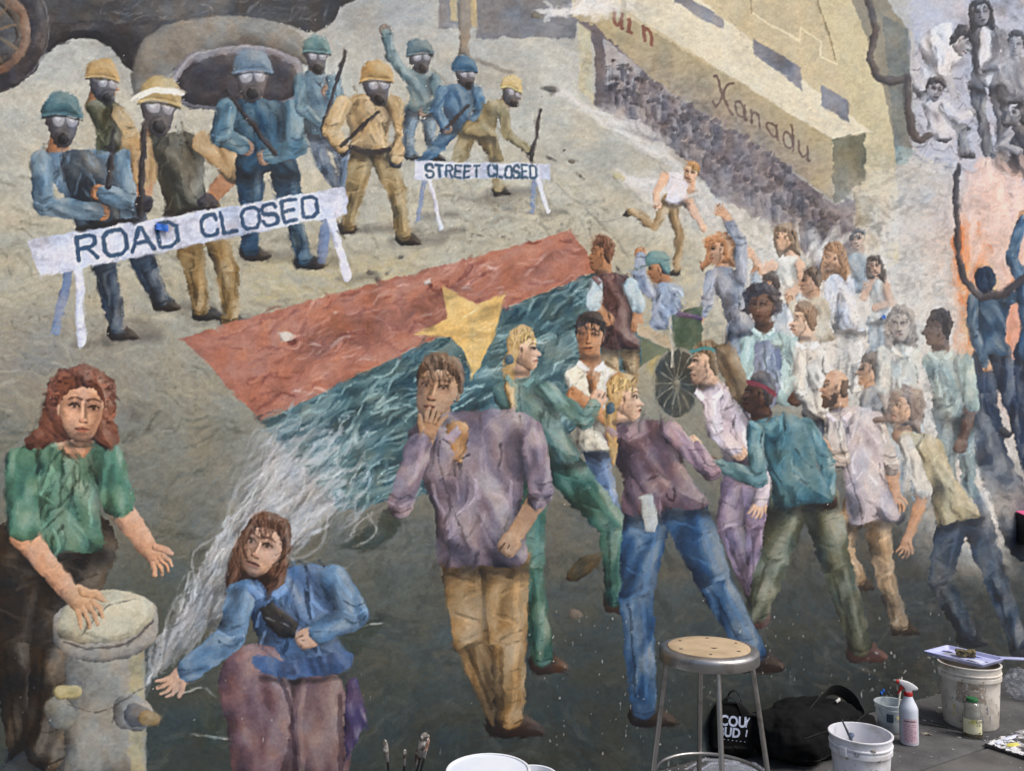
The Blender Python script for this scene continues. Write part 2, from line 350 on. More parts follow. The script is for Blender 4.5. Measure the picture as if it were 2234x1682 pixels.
            poly([q(n - .2, .6), q(n + .2, .6), q(n + .1, .685), q(n - .1, .685)], sk * .82 + np.array((18, -8, -4)), R=0, rough=.5, tag=False)
            line([q(n - .22, .59), q(n, .60), q(n + .22, .59)], dk * .7, lw(.035, 1.2), True, .8)
            line([q(n - .14, .74), q(n + .14, .74)], sk * .6, lw(.06), True, .45)
            poly([q(n - sd2 * .22, .02), q(n - sd2 * .46, .0), q(n - sd2 * .42, .26), q(n - sd2 * .25, .3)], hi + np.array((6, -6, -8)), R=0, alpha=.4, rough=1, aa=r * .2, tag=False)
            for e in (-1, 1):
                if abs(f) < .3 or e * f < 0: poly([q(e * .64 + .05 * f, -.12), q(e * .72 + .03 * f, -.1), q(e * .68 + .03 * f, .2), q(e * .61 + .05 * f, .22)], sk * .85, R=r * .08, rough=.5)
        else:
            poly([q(s * .3, -.2), q(s * .62, -.2), q(s * .6, .02), q(s * .34, .04)], sk * .55, R=0, alpha=.5, rough=1, aa=r * .14, tag=False)
            line([q(s * .38, -.27), q(s * .54, -.31), q(s * .66, -.25)], hd * .5 + dk * .35, lw(.07), True, .8)
            poly([q(s * .44, -.09), q(s * .6, -.14), q(s * .62, -.04)], (206, 194, 182), R=0, rough=.4, tag=False, alpha=.8); line([q(s * .42, -.09), q(s * .54, -.15), q(s * .64, -.1)], dk * .55, lw(.05, 1.4), True, .9); line([q(s * .56, -.12), q(s * .57, -.04)], (44, 34, 32), lw(.07), False)
            poly([q(s * .12, .1), q(s * .42, .22), q(s * .5, .75), q(s * .2, .9), q(-s * .05, .55)], sk * .7, R=0, alpha=.5, rough=2, aa=r * .3, tag=False)
            line([q(s * .7, .33), q(s * .58, .34)], dk, lw(.045, 1.3), False, .7)
            line([q(s * .74, .53), q(s * .5, .555)], dk * .8 + np.array((20, 0, 0)), lw(.055), False, .9); line([q(s * .7, .6), q(s * .54, .61)], sk * .8 + np.array((18, -8, -4)), lw(.06), False, .7)
            poly([q(-s * .12, -.14), q(s * .06, -.14), q(s * .05, .15), q(-s * .05, .2)], sk * .88, R=r * .12, rough=.5); line([q(-s * .04, -.06), q(s * .0, .1)], dk, lw(.045, 1.3), False, .7)
            line([q(s * .3, .92), q(-s * .02, .66), q(-s * .08, .3)], sk * .55, lw(.09), True, .5)
    if style == 'bald':
        poly([q(-s * .62, -.3), q(-s * .35, -.3), q(-s * .2, .1), q(-s * .3, .5), q(-s * .62, .35)], hair, rough=3)
        poly([q(s * .66, .5), q(s * .66, .98), q(s * .25, 1.0), q(-s * .08, .6), q(s * .1, .3), q(s * .3, .6)], hair, rough=3, R=0)
        return
    if style == 'mask':
        poly([q(-.62 + .1 * f, -.25), q(.62 + .1 * f, -.25), q(.6 + .15 * f, .3), q(.36 + .3 * f, .9), q(-.3 + .3 * f, .9), q(-.58 + .1 * f, .35)], (84, 82, 90), lit=1.1)
        for e in ((-.27 + .4 * f), (.30 + .4 * f)):
            poly([q(e - .26, -.2), q(e + .22, -.2), q(e + .2, .18), q(e - .14, .22)], (150, 150, 160), R=r * .2, rough=1)
            poly([q(e - .14, -.14), q(e + .12, -.14), q(e + .02, .02)], (206, 208, 214), R=0, rough=1, alpha=.7, tag=False)
        X, Y = q(.5 * f, .70); rr = r * .38
        limb([(X - 1, Y, rr), (X + 1, Y + 1, rr)], (70, 66, 70), 0); limb([(X - 1, Y + 1, rr * .62), (X + 1, Y + 2, rr * .62)], (28, 26, 30), 0)
        poly([q(-.8, -.12), q(-.76, -.75), q(-.4, -1.15), q(.1, -1.22), q(.55, -1.05), q(.8, -.6), q(.84, -.14), q(.3, -.26), q(-.3, -.26)], hair, R=r * .7, fold=(.3, .1, .6))
        line([q(-.82, -.2), q(-.3, -.3), q(.3, -.3), q(.86, -.2)], np.minimum(hd * 1.3 + 18, 255), max(2.5, r * .1), True, .5)
        line([q(-.8, -.08), q(-.3, -.18), q(.3, -.18), q(.84, -.08)], hd * .4, max(2, r * .07), True, .8)
        return
    # hair cap
    if a > .6: cap = [q(s * .55, -.55), q(s * .35, -1.05), q(-s * .15, -1.18), q(-s * .65, -.9), q(-s * .82, -.3), q(-s * .72, .3), q(-s * .5, .6), q(-s * .25, .25), q(-s * .12, -.25), q(s * .2, -.5)]
    else: cap = [q(-.72, .0), q(-.76, -.6), q(-.4, -1.12), q(.15, -1.18), q(.6, -.95), q(.78, -.4), q(.7, .02), q(.58 + .1 * f, -.3), q(.3 + .2 * f, -.62), q(-.15 + .2 * f, -.6), q(-.52 + .1 * f, -.4)]
    poly(cap, hair, rough=3 if style in ('afro', 'curly') else 2, fold=(1.2 + tilt, .25, .4))
    n = int(12 + r * .7)
    if style in ('short', 'long', 'pony', 'band'): strands(.2 * s, n, (-.7, .6, -1.05, -.45), .45)
    if style in ('curly', 'afro'):
        for _ in range(n * 2):
            an = rng.uniform(0, 6.3); rr = rng.uniform(.75, 1.15); X, Y = q(np.cos(an) * rr, -.15 + np.sin(an) * rr * .95)
            if Y > y + r * .2 and abs(X - x) < r * .7: continue
            line([(X - 3, Y), (X, Y - 3), (X + 3, Y)], np.clip(hd * rng.choice([.5, .75, 1.3, 1.55]), 0, 255), max(1.5, r * .05), True, .55)
    if style == 'long':
        for sd_ in (-1, 1):
            if a > .6 and sd_ == s: continue
            poly([q(sd_ * .5, -.5), q(sd_ * .8, -.4), q(sd_ * .98, .7), q(sd_ * .8, 1.5), q(sd_ * .55, 1.0), q(sd_ * .62, .2)], hair, fold=(1.55 + tilt, .3, .4))
        strands(0, n, (-.95, -.65, -.3, .9), .7, .4); strands(0, n // 2, (.65, .95, -.3, .9), .7, .4)
    if style == 'pony':
        poly([q(-s * .62, .1), q(-s * .9, .35), q(-s * .92, 1.2), q(-s * .62, 2.8), q(-s * .36, 2.9), q(-s * .34, 1.2), q(-s * .4, .4)], hair, fold=(1.5, .35, .4))
        limb([(*q(-s * .66, .42), r * .2), (*q(-s * .64, .5), r * .2)], (70, 96, 112), 0)
    if style == 'band': line([q(-.72, -.55), q(0, -.72), q(.74, -.45)], (80, 140, 140), r * .17, True, 1.)
    if style == 'redband': line([q(s * .6, -.5), q(-s * .1, -.42), q(-s * .8, -.02)], (138, 62, 76), r * .22, True, 1.)
    if style == 'cap':
        poly([q(-.82, -.4), q(-.5, -1.1), q(.1, -1.2), q(.6, -1.0), q(.8, -.4)], hair, R=r * .6)
        poly([q(s * .2, -.45), q(s * 1.15, -.35), q(s * 1.1, -.22), q(s * .2, -.3)], hd * .8, R=0)
def person(label, hr, hd, skin, hair, style, torso, tcol, legs=(), lcol=None, arms=(), acol=None, sleeve=1., shoe=(52, 46, 44), fist=True, hide=None, vest=None, tex=.4, leg_r=None, glove=None, arm_r=1., arms2=(), lean=0., name='painted_person'):
    if lean and hd is not None:
        yh = max(torso[2][1], torso[3][1]); ytop = hd[1]; sh = lambda c: (c[0] + lean * np.clip((yh - c[1]) / (yh - ytop), -.4, 1.2), c[1])
        hd = (sh(hd)[0], *hd[1:]); torso = [sh(c) for c in torso]; arms = [[sh(c) if isinstance(c, tuple) else c for c in A] for A in arms]; arms2 = [[sh(c) if isinstance(c, tuple) else c for c in A] for A in arms2]
        if vest is not None: vest = ([sh(c) for c in vest[0]], vest[1])
    k = part(name, label); acol = tcol if acol is None else acol
    lr = (leg_r or hr * .66) * .86
    for L in legs:
        w = [lr, lr * .70, lr * .56]; pts = [(*c, w[min(i, 2)]) for i, c in enumerate(L)]
        if shoe is not None and len(L) > 2:
            fx, fy = L[-1]; dx = L[-1][0] - L[-2][0]; sg = 1 if dx >= 0 else -1
            poly([(fx - sg * lr * .5, fy - lr * .1), (fx + sg * lr * .5, fy - lr * .1), (fx + sg * lr * 1.0, fy + lr * .25), (fx + sg * lr * 1.3, fy + lr * .55), (fx + sg * lr * 1.1, fy + lr * .82), (fx - sg * lr * .45, fy + lr * .8)], shoe)
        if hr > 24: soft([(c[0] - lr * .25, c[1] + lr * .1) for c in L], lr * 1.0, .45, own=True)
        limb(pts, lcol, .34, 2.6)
        if hr > 34:
            fk = lambda t, side: (L[0][0] + (L[1][0] - L[0][0]) * t + side, L[0][1] + (L[1][1] - L[0][1]) * t)
            dkc, ltc = np.array(lcol) * .42, np.minimum(np.array(lcol) * 1.25 + 34, 255)
            for t_, a_, b_ in ((.12, -.7, .5), (.3, .75, -.3), (.62, -.6, .6), (.85, .6, -.5)):
                line([fk(t_, a_ * lr), fk(t_ + .07, 0), fk(t_ + .12, b_ * lr * .6)], dkc, 2.8 * hr / 55, True, .3)
                line([fk(t_ + .05, a_ * lr * .9), fk(t_ + .12, a_ * .1 * lr), fk(t_ + .16, b_ * lr * .5)], ltc, 4.5 * hr / 55, True, .32)
            if len(L) > 2:
                gk = lambda t, side: (L[1][0] + (L[2][0] - L[1][0]) * t + side, L[1][1] + (L[2][1] - L[1][1]) * t)
                line([gk(.05, lr * .3), gk(.5, lr * .25), gk(.9, lr * .15)], ltc, 8 * hr / 55, True, .4); line([gk(.08, -lr * .3), gk(.5, -lr * .28), gk(.92, -lr * .3)], dkc, 6 * hr / 55, True, .45)
                for t_ in (.35, .6, .78): line([gk(t_, -lr * .5), gk(t_ + .05, 0), gk(t_ + .01, lr * .4)], dkc, 2.4 * hr / 55, True, .25)
            line([fk(.1, lr * .45), fk(.5, lr * .4), fk(.95, lr * .3)], ltc, 9 * hr / 55, True, .4)
        if len(L) > 2 and hr > 34:      # knee creases and cuff
            kx, ky = L[1]; line([(kx - lr * .5, ky - 4), (kx, ky + 5), (kx + lr * .45, ky - 2)], np.array(lcol) * .45, 2.6, True, .3)
            ax, ay = L[-1]; line([(ax - lr * .5, ay + lr * .2), (ax, ay + lr * .34), (ax + lr * .5, ay + lr * .2)], np.array(lcol) * .4, 3, True, .6)
    def arm(A):
        r0 = hr * .36 * arm_r; w = [r0, r0 * .88, r0 * .66]; S = [(*c, w[i]) for i, c in enumerate(A[:3])]
        hx, hy = A[2]; an = np.arctan2(A[2][1] - A[1][1], A[2][0] - A[1][0])
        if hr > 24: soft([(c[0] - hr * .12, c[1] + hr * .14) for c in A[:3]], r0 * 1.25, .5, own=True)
        limb(S, skin, .06)
        hand(hx + np.cos(an) * hr * .2, hy + np.sin(an) * hr * .2, hr * .34, glove or skin, an, A[3] if len(A) > 3 else fist)
        if sleeve > 0:
            if sleeve <= .5:
                t = sleeve * 2; e = (A[0][0] + (A[1][0] - A[0][0]) * t, A[0][1] + (A[1][1] - A[0][1]) * t)
                limb([(*A[0], r0 * 1.05), (*e, r0 * 1.12)], acol, .3)
            else:
                t = sleeve * 2 - 1; e = (A[1][0] + (A[2][0] - A[1][0]) * t, A[1][1] + (A[2][1] - A[1][1]) * t)
                limb([(*A[0], r0 * 1.02), (*A[1], r0 * 1.0), (*e, r0 * .86)], acol, .3)
                if hr > 34:
                    dkc, ltc = np.array(acol) * .42, np.minimum(np.array(acol) * 1.2 + 34, 255); ex_, ey_ = A[1]
                    for q_ in (-.5, .0, .45): line([(ex_ - r0 * .8, ey_ + q_ * r0 * 1.3 - r0 * .3), (ex_, ey_ + q_ * r0 * 1.3), (ex_ + r0 * .8, ey_ + q_ * r0 * 1.1 - r0 * .35)], dkc if q_ else ltc, 3 * hr / 55, True, .5)
                    line([(A[0][0] + r0 * .4, A[0][1]), ((A[0][0] + ex_) / 2 + r0 * .4, (A[0][1] + ey_) / 2)], ltc, 7 * hr / 55, False, .4)
                    line([(e[0] - r0 * .8, e[1]), (e[0] + r0 * .8, e[1])], dkc, 3, False, .4)
    for A in arms:
        if len(A) > 4: arm(A)
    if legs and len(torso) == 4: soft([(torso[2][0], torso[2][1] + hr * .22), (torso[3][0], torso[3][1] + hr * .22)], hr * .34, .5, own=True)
    if hd is not None and hd[2] != 9:
        t_ = hd[3] if len(hd) > 3 else 0.
        limb([(hd[0] - np.sin(t_) * hr * .4 - .1 * hd[2] * hr, hd[1] + hr * .4, hr * .40), (hd[0] - np.sin(t_) * hr * 1.2 - .2 * hd[2] * hr, hd[1] + hr * 1.3, hr * .46)], skin, 0, off=-.22)
    T = [np.array(c, float) for c in torso]
    if len(T) == 4:
        a, b, c, d = T; m = lambda p, q_, t: p + (q_ - p) * t
        up = (a + b) / 2 - (c + d) / 2; up = up / (np.hypot(*up) + 1e-6) * hr * .22
        T = [m(a, b, .08), m(a, b, .3) + up, m(a, b, .7) + up, m(a, b, .92), b + (c - b) * .12, m(b, c, .6) + (d - c) * .10, c, m(c, d, .5) - up * .3, d, m(a, d, .6) + (c - d) * .10, a + (d - a) * .12]
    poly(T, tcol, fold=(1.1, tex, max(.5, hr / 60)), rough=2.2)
    if vest is not None: poly(vest[0], vest[1], fold=(1.3, tex, .8), rough=2.)
    if hr > 36:                        # a few painted folds
        P = np.array(T); x0, x1 = P[:, 0].min(), P[:, 0].max(); y0, y1 = P[:, 1].min(), P[:, 1].max(); ip = inpoly(T)
        dabs(int(hr * .42), (x0, x1, y0, y1), np.array(tcol) * .42, hr * .8, 4.2 * hr / 60, lambda x, y: 1.9 if x < (x0 + x1) / 2 else 1.2, .35, .5, ip, 8)
        dabs(int(hr * .32), (x0, x1, y0, y1), np.minimum(np.array(tcol) * 1.25 + 34, 255), hr * .7, 5 * hr / 60, lambda x, y: 1.9 if x < (x0 + x1) / 2 else 1.2, .35, .5, ip, 8)
    for A in arms:
        if len(A) <= 4: arm(A)
    if hd is not None: head(hd[0], hd[1] + hr * .06, hr * (.94 if style == 'mask' else .9 if hr > 60 else .85), hd[2], hd[3] if len(hd) > 3 else 0., skin, hair, style)
    if hd is not None and hr > 40 and hd[2] != 9 and style != 'mask':
        x, y = hd[0] - .15 * hd[2] * hr, hd[1] + hr * 1.2
        cl_ = np.minimum(np.array(tcol) * 1.15 + 18, 255)
        if style not in ('curly',): 
            for s2 in (-1, 1): poly([(x + s2 * hr * .06, y + hr * .28), (x + s2 * hr * .5, y - hr * .12), (x + s2 * hr * .62, y + hr * .1), (x + s2 * hr * .3, y + hr * .42)], cl_, R=hr * .12, rough=1., sm=False)
            T_ = np.array(T); line([(x, y + hr * .35), (x + hr * .03, y + hr * 1.2), ((T_[:, 0].min() + T_[:, 0].max()) / 2, T_[:, 1].max() - hr * .2)], np.array(tcol) * .45, 2.6, True, .6)
        soft([(hd[0] - hr * .3, hd[1] + hr * .98), (hd[0] + hr * .25, hd[1] + hr * 1.0)], hr * .16, .4, own=True)
        if abs(hd[2]) <= .6 or True: pass
    for A in arms2: arm(A)
    return k
def baton(a, b, w=9, col=(46, 40, 44)): limb([(*a, w * .42), (*b, w * .5)], col, .05)
# ---------- lettering ----------
def arcp(cx, cy, rx, ry, a0, a1, n=8): return [(cx + rx * np.cos(np.radians(t)), cy + ry * np.sin(np.radians(t))) for t in np.linspace(a0, a1, n)]
STENCIL = {
 'R': [[(0, 0), (0, 1)], [(.12, 0), (.6, 0), (.85, .12), (.85, .38), (.6, .5), (.14, .5)], [(.5, .58), (.9, 1)]],
 'O': [[(.42, 0), (.2, .0), (.0, .2), (0, .8), (.2, 1), (.42, 1)], [(.58, 0), (.8, 0), (1, .2), (1, .8), (.8, 1), (.58, 1)]],
 'A': [[(0, 1), (.44, 0)], [(.56, 0), (1, 1)], [(.28, .66), (.72, .66)]],
 'D': [[(0, .06), (0, .94)], [(.14, 0), (.6, 0), (.9, .2), (.9, .8), (.6, 1), (.14, 1)]],
 'C': [[(.9, .25), (.8, .04), (.56, 0)], [(.42, 0), (.15, .05), (0, .22), (0, .78), (.15, .95), (.42, 1)], [(.56, 1), (.8, .96), (.9, .75)]],
 'L': [[(0, 0), (0, 1)], [(.14, 1), (.8, 1)]],
 'S': [[(.88, .2), (.75, .02), (.55, 0)], [(.42, 0), (.15, .02), (0, .15), (0, .36), (.15, .48), (.42, .5)], [(.55, .5), (.8, .55), (.9, .68), (.88, .86), (.75, .98), (.55, 1)], [(.42, 1), (.15, .98), (0, .8)]],
 'E': [[(0, 0), (0, 1)], [(.14, 0), (.8, 0)], [(.14, .5), (.65, .5)], [(.14, 1), (.8, 1)]],
 'T': [[(0, 0), (.85, 0)], [(.42, .12), (.42, 1)]],
 'X': [[(-.05, .05), (.1, 0), (.3, .4), (.62, .95), (.8, 1.02)], [(.85, -.08), (.6, .1), (.2, .8), (0, 1.05), (-.18, .98)]],
 'a': [arcp(.36, .72, .34, .28, -40, 320, 14), [(.7, .42), (.7, .95), (.8, 1)]],
 'n': [[(0, .42), (.05, 1)], [(.05, .62), (.25, .42), (.5, .44), (.6, .62), (.62, 1)]],
 'd': [arcp(.36, .72, .34, .28, -40, 320, 14), [(.7, -.05), (.72, 1)]],
 'u': [[(0, .42), (.03, .82), (.22, 1), (.45, .95), (.62, .75)], [(.64, .42), (.66, 1), (.76, 1)]],
 'i': [[(.1, .42), (.12, 1)], [(0, .45), (.1, .42)], [(0, 1), (.24, 1)]],
}
def letters(txt, org, ux, uy, adv, w, col, curve=False, alpha=1., wid=None):
    x = 0.
    for ch in txt:
        if ch == ' ': x += adv * .7; continue
        for st in STENCIL[ch]:
            pts = [(org[0] + ux[0] * (x + p[0]) + uy[0] * p[1], org[1] + ux[1] * (x + p[0]) + uy[1] * p[1]) for p in st]
            line(pts, col, w, curve, alpha, .8, True)
            A_ = np.array(pts); dp = Patch(A_[:, 0].min() - 8, A_[:, 0].max() + 8, A_[:, 1].min() - 8, A_[:, 1].max() + 8)
            if dp.ok: DET[dp.sl] = 1.
        x += (wid or {}).get(ch, 1.) * adv

STAMPS = None
def painterly(n, ln=9, wd=2.6, jit=.05, al=.75, box=None, seed=3, keep=1.):
    """restate the picture in short loaded-brush strokes that follow its own contours"""
    rg = np.random.default_rng(seed)
    def bl(A, r):
        for ax in (0, 1):
            c = np.cumsum(np.concatenate([np.repeat(np.take(A, [0], ax), r + 1, ax), A, np.repeat(np.take(A, [-1], ax), r, ax)], ax), ax, dtype=np.float64); n_ = A.shape[ax]
            A = ((np.take(c, range(2 * r + 1, 2 * r + 1 + n_), ax) - np.take(c, range(0, n_), ax)) / (2 * r + 1)).astype(np.float32)
        return A
    L = bl(bl(C.mean(2), 1), 1); gy, gx = np.gradient(L); xx_, yy_, xy_ = bl(bl(gx * gx, 3), 3), bl(bl(gy * gy, 3), 3), bl(bl(gx * gy, 3), 3)
    ang = .5 * np.arctan2(2 * xy_, xx_ - yy_) + np.pi / 2; mag = np.sqrt(xx_ + yy_)
    flow = (vn(GX / 160, GY / 160, 151) - .5) * 3 + .2
    K = 24; h = int(ln / 2 + wd + 2); yy, xx = np.mgrid[-h:h + 1, -h:h + 1]; st = []
    for k in range(K):
        a = np.pi * k / K; u = xx * np.cos(a) + yy * np.sin(a); v = -xx * np.sin(a) + yy * np.cos(a)
        bend = v + .012 * u * u * (1 if k % 2 else -1)
        m = np.clip(wd / 2 + .5 - np.abs(bend), 0, 1) * np.clip((ln / 2 + .8 - np.abs(u)) / 1.6, 0, 1)
        st.append((m * (.75 + .25 * np.sin(v * 2.6 + k))).astype(np.float32))
    j0, j1, i0, i1 = box or (h + 1, NY - h - 2, h + 1, NX - h - 2)
    J = rg.integers(j0, j1, n); I = rg.integers(i0, i1, n); src = C.copy(); val = 1 + rg.normal(0, jit, n); aj = rg.normal(0, .14, n)
    warm = rg.normal(0, .012, n)
    rk = rg.random(n)
    for j, i, v_, a_, w_, k_ in zip(J, I, val, aj, warm, rk):
        if k_ < DET[j, i] * keep: continue
        a = (ang[j, i] if mag[j, i] > .008 else flow[j, i]) + a_
        m = st[int(np.floor((a % np.pi) / np.pi * K)) % K][..., None] * al
        sl = (slice(j - h, j + h + 1), slice(i - h, i + h + 1))
        C[sl] += (src[j, i] * v_ + np.array((w_, 0, -w_), np.float32) - C[sl]) * m
def warp(a1=3.2, a2=1.3):
    kd = 1 - .6 * DET
    dx = (fbm(GX / 34, GY / 34, 161, 2) - .5) * 2 * a1 + (vn(GX / 9, GY / 9, 163) - .5) * 2 * a2 * kd
    dy = (fbm(GX / 34, GY / 34, 165, 2) - .5) * 2 * a1 + (vn(GX / 9, GY / 9, 167) - .5) * 2 * a2 * kd
    jj, ii = np.mgrid[0:NY, 0:NX]
    x = np.clip(ii + dx / 2, 0, NX - 1.01); y = np.clip(jj + dy / 2, 0, NY - 1.01); xi = x.astype(int); yi = y.astype(int); fx = (x - xi)[..., None]; fy = (y - yi)[..., None]
    C[:] = (C[yi, xi] * (1 - fx) + C[yi, xi + 1] * fx) * (1 - fy) + (C[yi + 1, xi] * (1 - fx) + C[yi + 1, xi + 1] * fx) * fy
    ID[:] = ID[np.rint(y).astype(int), np.rint(x).astype(int)]
# ---------- the mural itself: a street crowd, barriers, spray and a beam, in loose generic figures ----------
def vgrad(stops, t):
    ys = [s[0] for s in stops]; return np.stack([np.interp(t, ys, [s[1][k] for s in stops]) for k in range(3)], -1).astype(np.float32) / 255
wob = (N3 - .5) * 120 + (N2 - .5) * 50
C[:] = vgrad([(0, (178, 179, 174)), (200, (192, 190, 176)), (420, (192, 187, 166)), (640, (182, 176, 152)), (800, (160, 156, 137)), (950, (134, 133, 118)), (1150, (108, 109, 99)), (1350, (76, 84, 79)), (1550, (56, 65, 62)), (1800, (48, 56, 54))], GY + wob)
rt_ = vgrad([(0, (198, 200, 212)), (350, (196, 198, 208)), (600, (204, 200, 194)), (850, (196, 192, 182)), (1000, (160, 158, 150)), (1150, (92, 94, 88)), (1300, (64, 72, 70)), (1500, (48, 56, 56)), (1800, (45, 52, 52))], GY + wob)
m = np.clip((GX - 1620 - (900 - GY) * .28 + wob) / 420, 0, 1)[..., None]; m = m * m * (3 - 2 * m)
C[:] = C * (1 - m) + rt_ * m
m = np.clip((GX - 900) / 500, 0, 1) * np.clip((GY - 980 + wob) / 220, 0, 1); C[:] *= (1 - .13 * m)[..., None]
m = np.clip(1 - np.hypot((GX - 60) / 420, (GY - 800) / 190) + (N2 - .5) * .5, 0, 1)[..., None]; C[:] = C * (1 - .6 * m) + rgb((126, 122, 118)) * .6 * m
br = (N1 - .5) * .05 + (N2 - .5) * .09 + (N3 - .5) * .06
C[:] *= (1 + br * 1.2)[..., None]
C[:] += ((vn(GX / 60, GY / 45, 21) - .5) * .05)[..., None] * np.array((1.2, .2, -1.), np.float32)
# soil grain strokes
dabs(500, (-30, 1300, 380, 900), (190, 184, 150), 46, 7, .1, .5, .25, None, 18)
dabs(420, (-30, 1300, 380, 1000), (120, 114, 92), 46, 6, .1, .5, .25, None, 14)
dabs(520, (-30, 900, 900, 1680), (78, 84, 74), 60, 8, -.25, .4, .25, None, 14)
dabs(260, (-30, 900, 860, 1250), (150, 152, 138), 40, 4, -.3, .3, .25, None, 14)
dabs(560, (800, 2260, 1120, 1690), (74, 80, 76), 50, 9, .4, .9, .28, None, 14)
dabs(300, (800, 2260, 1120, 1690), (40, 47, 46), 60, 16, .4, .9, .2, None, 8)
dabs(120, (800, 2260, 1120, 1600), (112, 98, 78), 34, 8, .4, .9, .22, None, 10)
for c_ in ((290, 905, 80, 36), (640, 660, 90, 28), (900, 505, 90, 22), (470, 690, 90, 26), (1090, 440, 100, 22), (300, 720, 60, 34)): haze(*c_, (104, 100, 92), .6, .1, 63, .3)
dabs(700, (860, 1330, 380, 620), (118, 112, 98), 5, 2.4, 0, 1.5, .45, lambda x, y: abs(y - 470 - (x - 1050) * .12) < 90 * rng.random() + 20, 16); dabs(260, (860, 1330, 380, 620), (216, 212, 196), 6, 2.4, 0, 1.5, .6, None, 12)
dabs(420, (-30, 900, 560, 900), (112, 106, 90), 5, 2.2, 0, 1.5, .45, None, 16); dabs(260, (-30, 1300, 200, 760), (214, 206, 178), 40, 9, .1, .5, .22, None, 12); dabs(160, (560, 900, 560, 660), (206, 190, 136), 34, 9, .1, .4, .3, None, 12)
for x, y, s_ in ((806, 596, 6), (822, 610, 4), (842, 600, 5), (1196, 345, 4), (1246, 352, 5), (1232, 330, 3), (1266, 384, 3), (1252, 1340, 12), (874, 560, 4)): limb([(x, y, s_), (x + s_ * .8, y + 1, s_ * .8)], (92, 84, 74), 0, 2.)
# ---- vehicle with wheels at the top left
part('painted_vehicle', 'dark painted vehicle underside with arched mudguards along the top left of the mural')
poly([(-60, -60), (760, -60), (745, 20), (690, 70), (600, 50), (480, 45), (360, 75), (300, 105), (180, 80), (100, 95), (-60, 170)], (72, 72, 75), R=50, fold=(.1, .3, 2.), rough=2, lit=.6)
poly([(60, 60), (330, 55), (330, 120), (290, 160), (240, 105), (170, 85), (110, 110), (60, 150)], (42, 40, 46), R=30, rough=2)
poly([(285, 170), (310, 90), (400, 45), (520, 36), (620, 55), (690, 110), (700, 170), (660, 140), (560, 105), (450, 115), (370, 165), (355, 230), (300, 215)], (128, 124, 116), R=40, rough=2, fold=(.6, .15, 1.4))
poly([(365, 185), (400, 130), (480, 105), (570, 102), (650, 130), (660, 200), (600, 232), (480, 243), (390, 225)], (120, 118, 128), R=16, rough=2)
poly([(382, 190), (415, 142), (490, 120), (570, 118), (640, 146), (648, 200), (590, 226), (480, 236), (400, 220)], (56, 52, 60), R=30, rough=2)
for R_, w_, c_ in ((112, 22, (58, 54, 60)), (84, 13, (122, 90, 70)), (70, 7, (70, 62, 58))): limb([(-30 + R_ * np.cos(t), 70 + R_ * 1.02 * np.sin(t), w_) for t in np.linspace(-1.9, 1.9, 15)], c_, .08)
for t in (-.9, -.2, .5, 1.1): line([(-30, 70), (-30 + 76 * np.cos(t), 70 + 76 * np.sin(t))], (126, 108, 88), 6, False)
line([(80, -30), (106, 40), (100, 110), (60, 165)], (150, 150, 154), 3, True, .6); line([(372, 178), (420, 124), (500, 104), (590, 108), (650, 138)], (176, 176, 184), 5, True, .7)
dabs(70, (200, 740, -20, 50), (150, 150, 152), 26, 3, -.4, .6, .35, None, 25)
# ---- grey far wall, sign post
part('painted_far_wall', 'grey blue painted block of wall behind the sign post')
poly([(958, -40), (1262, -40), (1258, 84), (1040, 84), (1036, 62), (958, 62)], (124, 126, 132), R=0, sm=False, fold=(.3, .12, 2))
part('painted_sign_post', 'brown painted sign post with two pale boards at the top of the mural')
poly([(1000, -40), (1030, -40), (1024, 124), (1002, 120)], (142, 128, 112), R=12, sm=False); poly([(980, -40), (999, -40), (999, 44), (984, 44)], (190, 172, 130), R=0, sm=False); poly([(1030, -40), (1040, -40), (1039, 62), (1026, 60)], (190, 172, 130), R=0, sm=False)
line([(1020, 125), (1090, 152), (1110, 160)], (130, 122, 108), 9, True, .6); line([(940, 150), (1300, 480), (1370, 560)], (128, 122, 104), 4, True, .45)
# ---- yellow beam building
part('painted_building', 'painted yellow building with a long diagonal beam and blue grey windows')
poly([(1240, -45), (1860, -45), (1935, 70), (1950, 330), (1910, 470), (1875, 440), (1250, 35)], (204, 188, 150), R=0, sm=False, fold=(.55, .04, 3), var=.4)
poly([(1780, -45), (1905, -45), (1985, 70), (1985, 330), (1930, 350), (1890, 300)], (150, 144, 126), R=0, sm=False, fold=(1.5, .05, 2), var=.4)
poly([(1925, 30), (1985, 65), (1990, 340), (1955, 350)], (120, 124, 118), R=0, sm=False)
poly([(1950, 320), (1992, 325), (1985, 352), (1955, 356)], (128, 164, 168), R=0, rough=4, alpha=.7)
poly([(1770, -45), (1830, -45), (1905, 120), (1948, 300), (1960, 560), (1900, 560), (1880, 420), (1860, 250)], (206, 194, 154), R=0, fold=(1.4, .05, 3), var=.4)
poly([(1862, 420), (1905, 440), (1930, 560), (1915, 600), (1868, 575)], (176, 156, 108), R=20, sm=False)
poly([(1400, -45), (1468, -45), (1900, 290), (1815, 306), (1255, -45)], (222, 212, 184), R=0, sm=False, fold=(.6, .03, 3), var=.35)
poly([(1262, 16), (1330, 12), (1815, 304), (1822, 440), (1700, 352), (1620, 300), (1450, 195), (1262, 46)], (186, 170, 130), R=0, sm=False, fold=(.6, .07, 3), rough=2.4, var=.5)
poly([(1815, 304), (1885, 292), (1890, 395), (1862, 412), (1846, 436), (1820, 448)], (118, 116, 92), R=0, sm=False, rough=3, fold=(1.5, .15, 1))
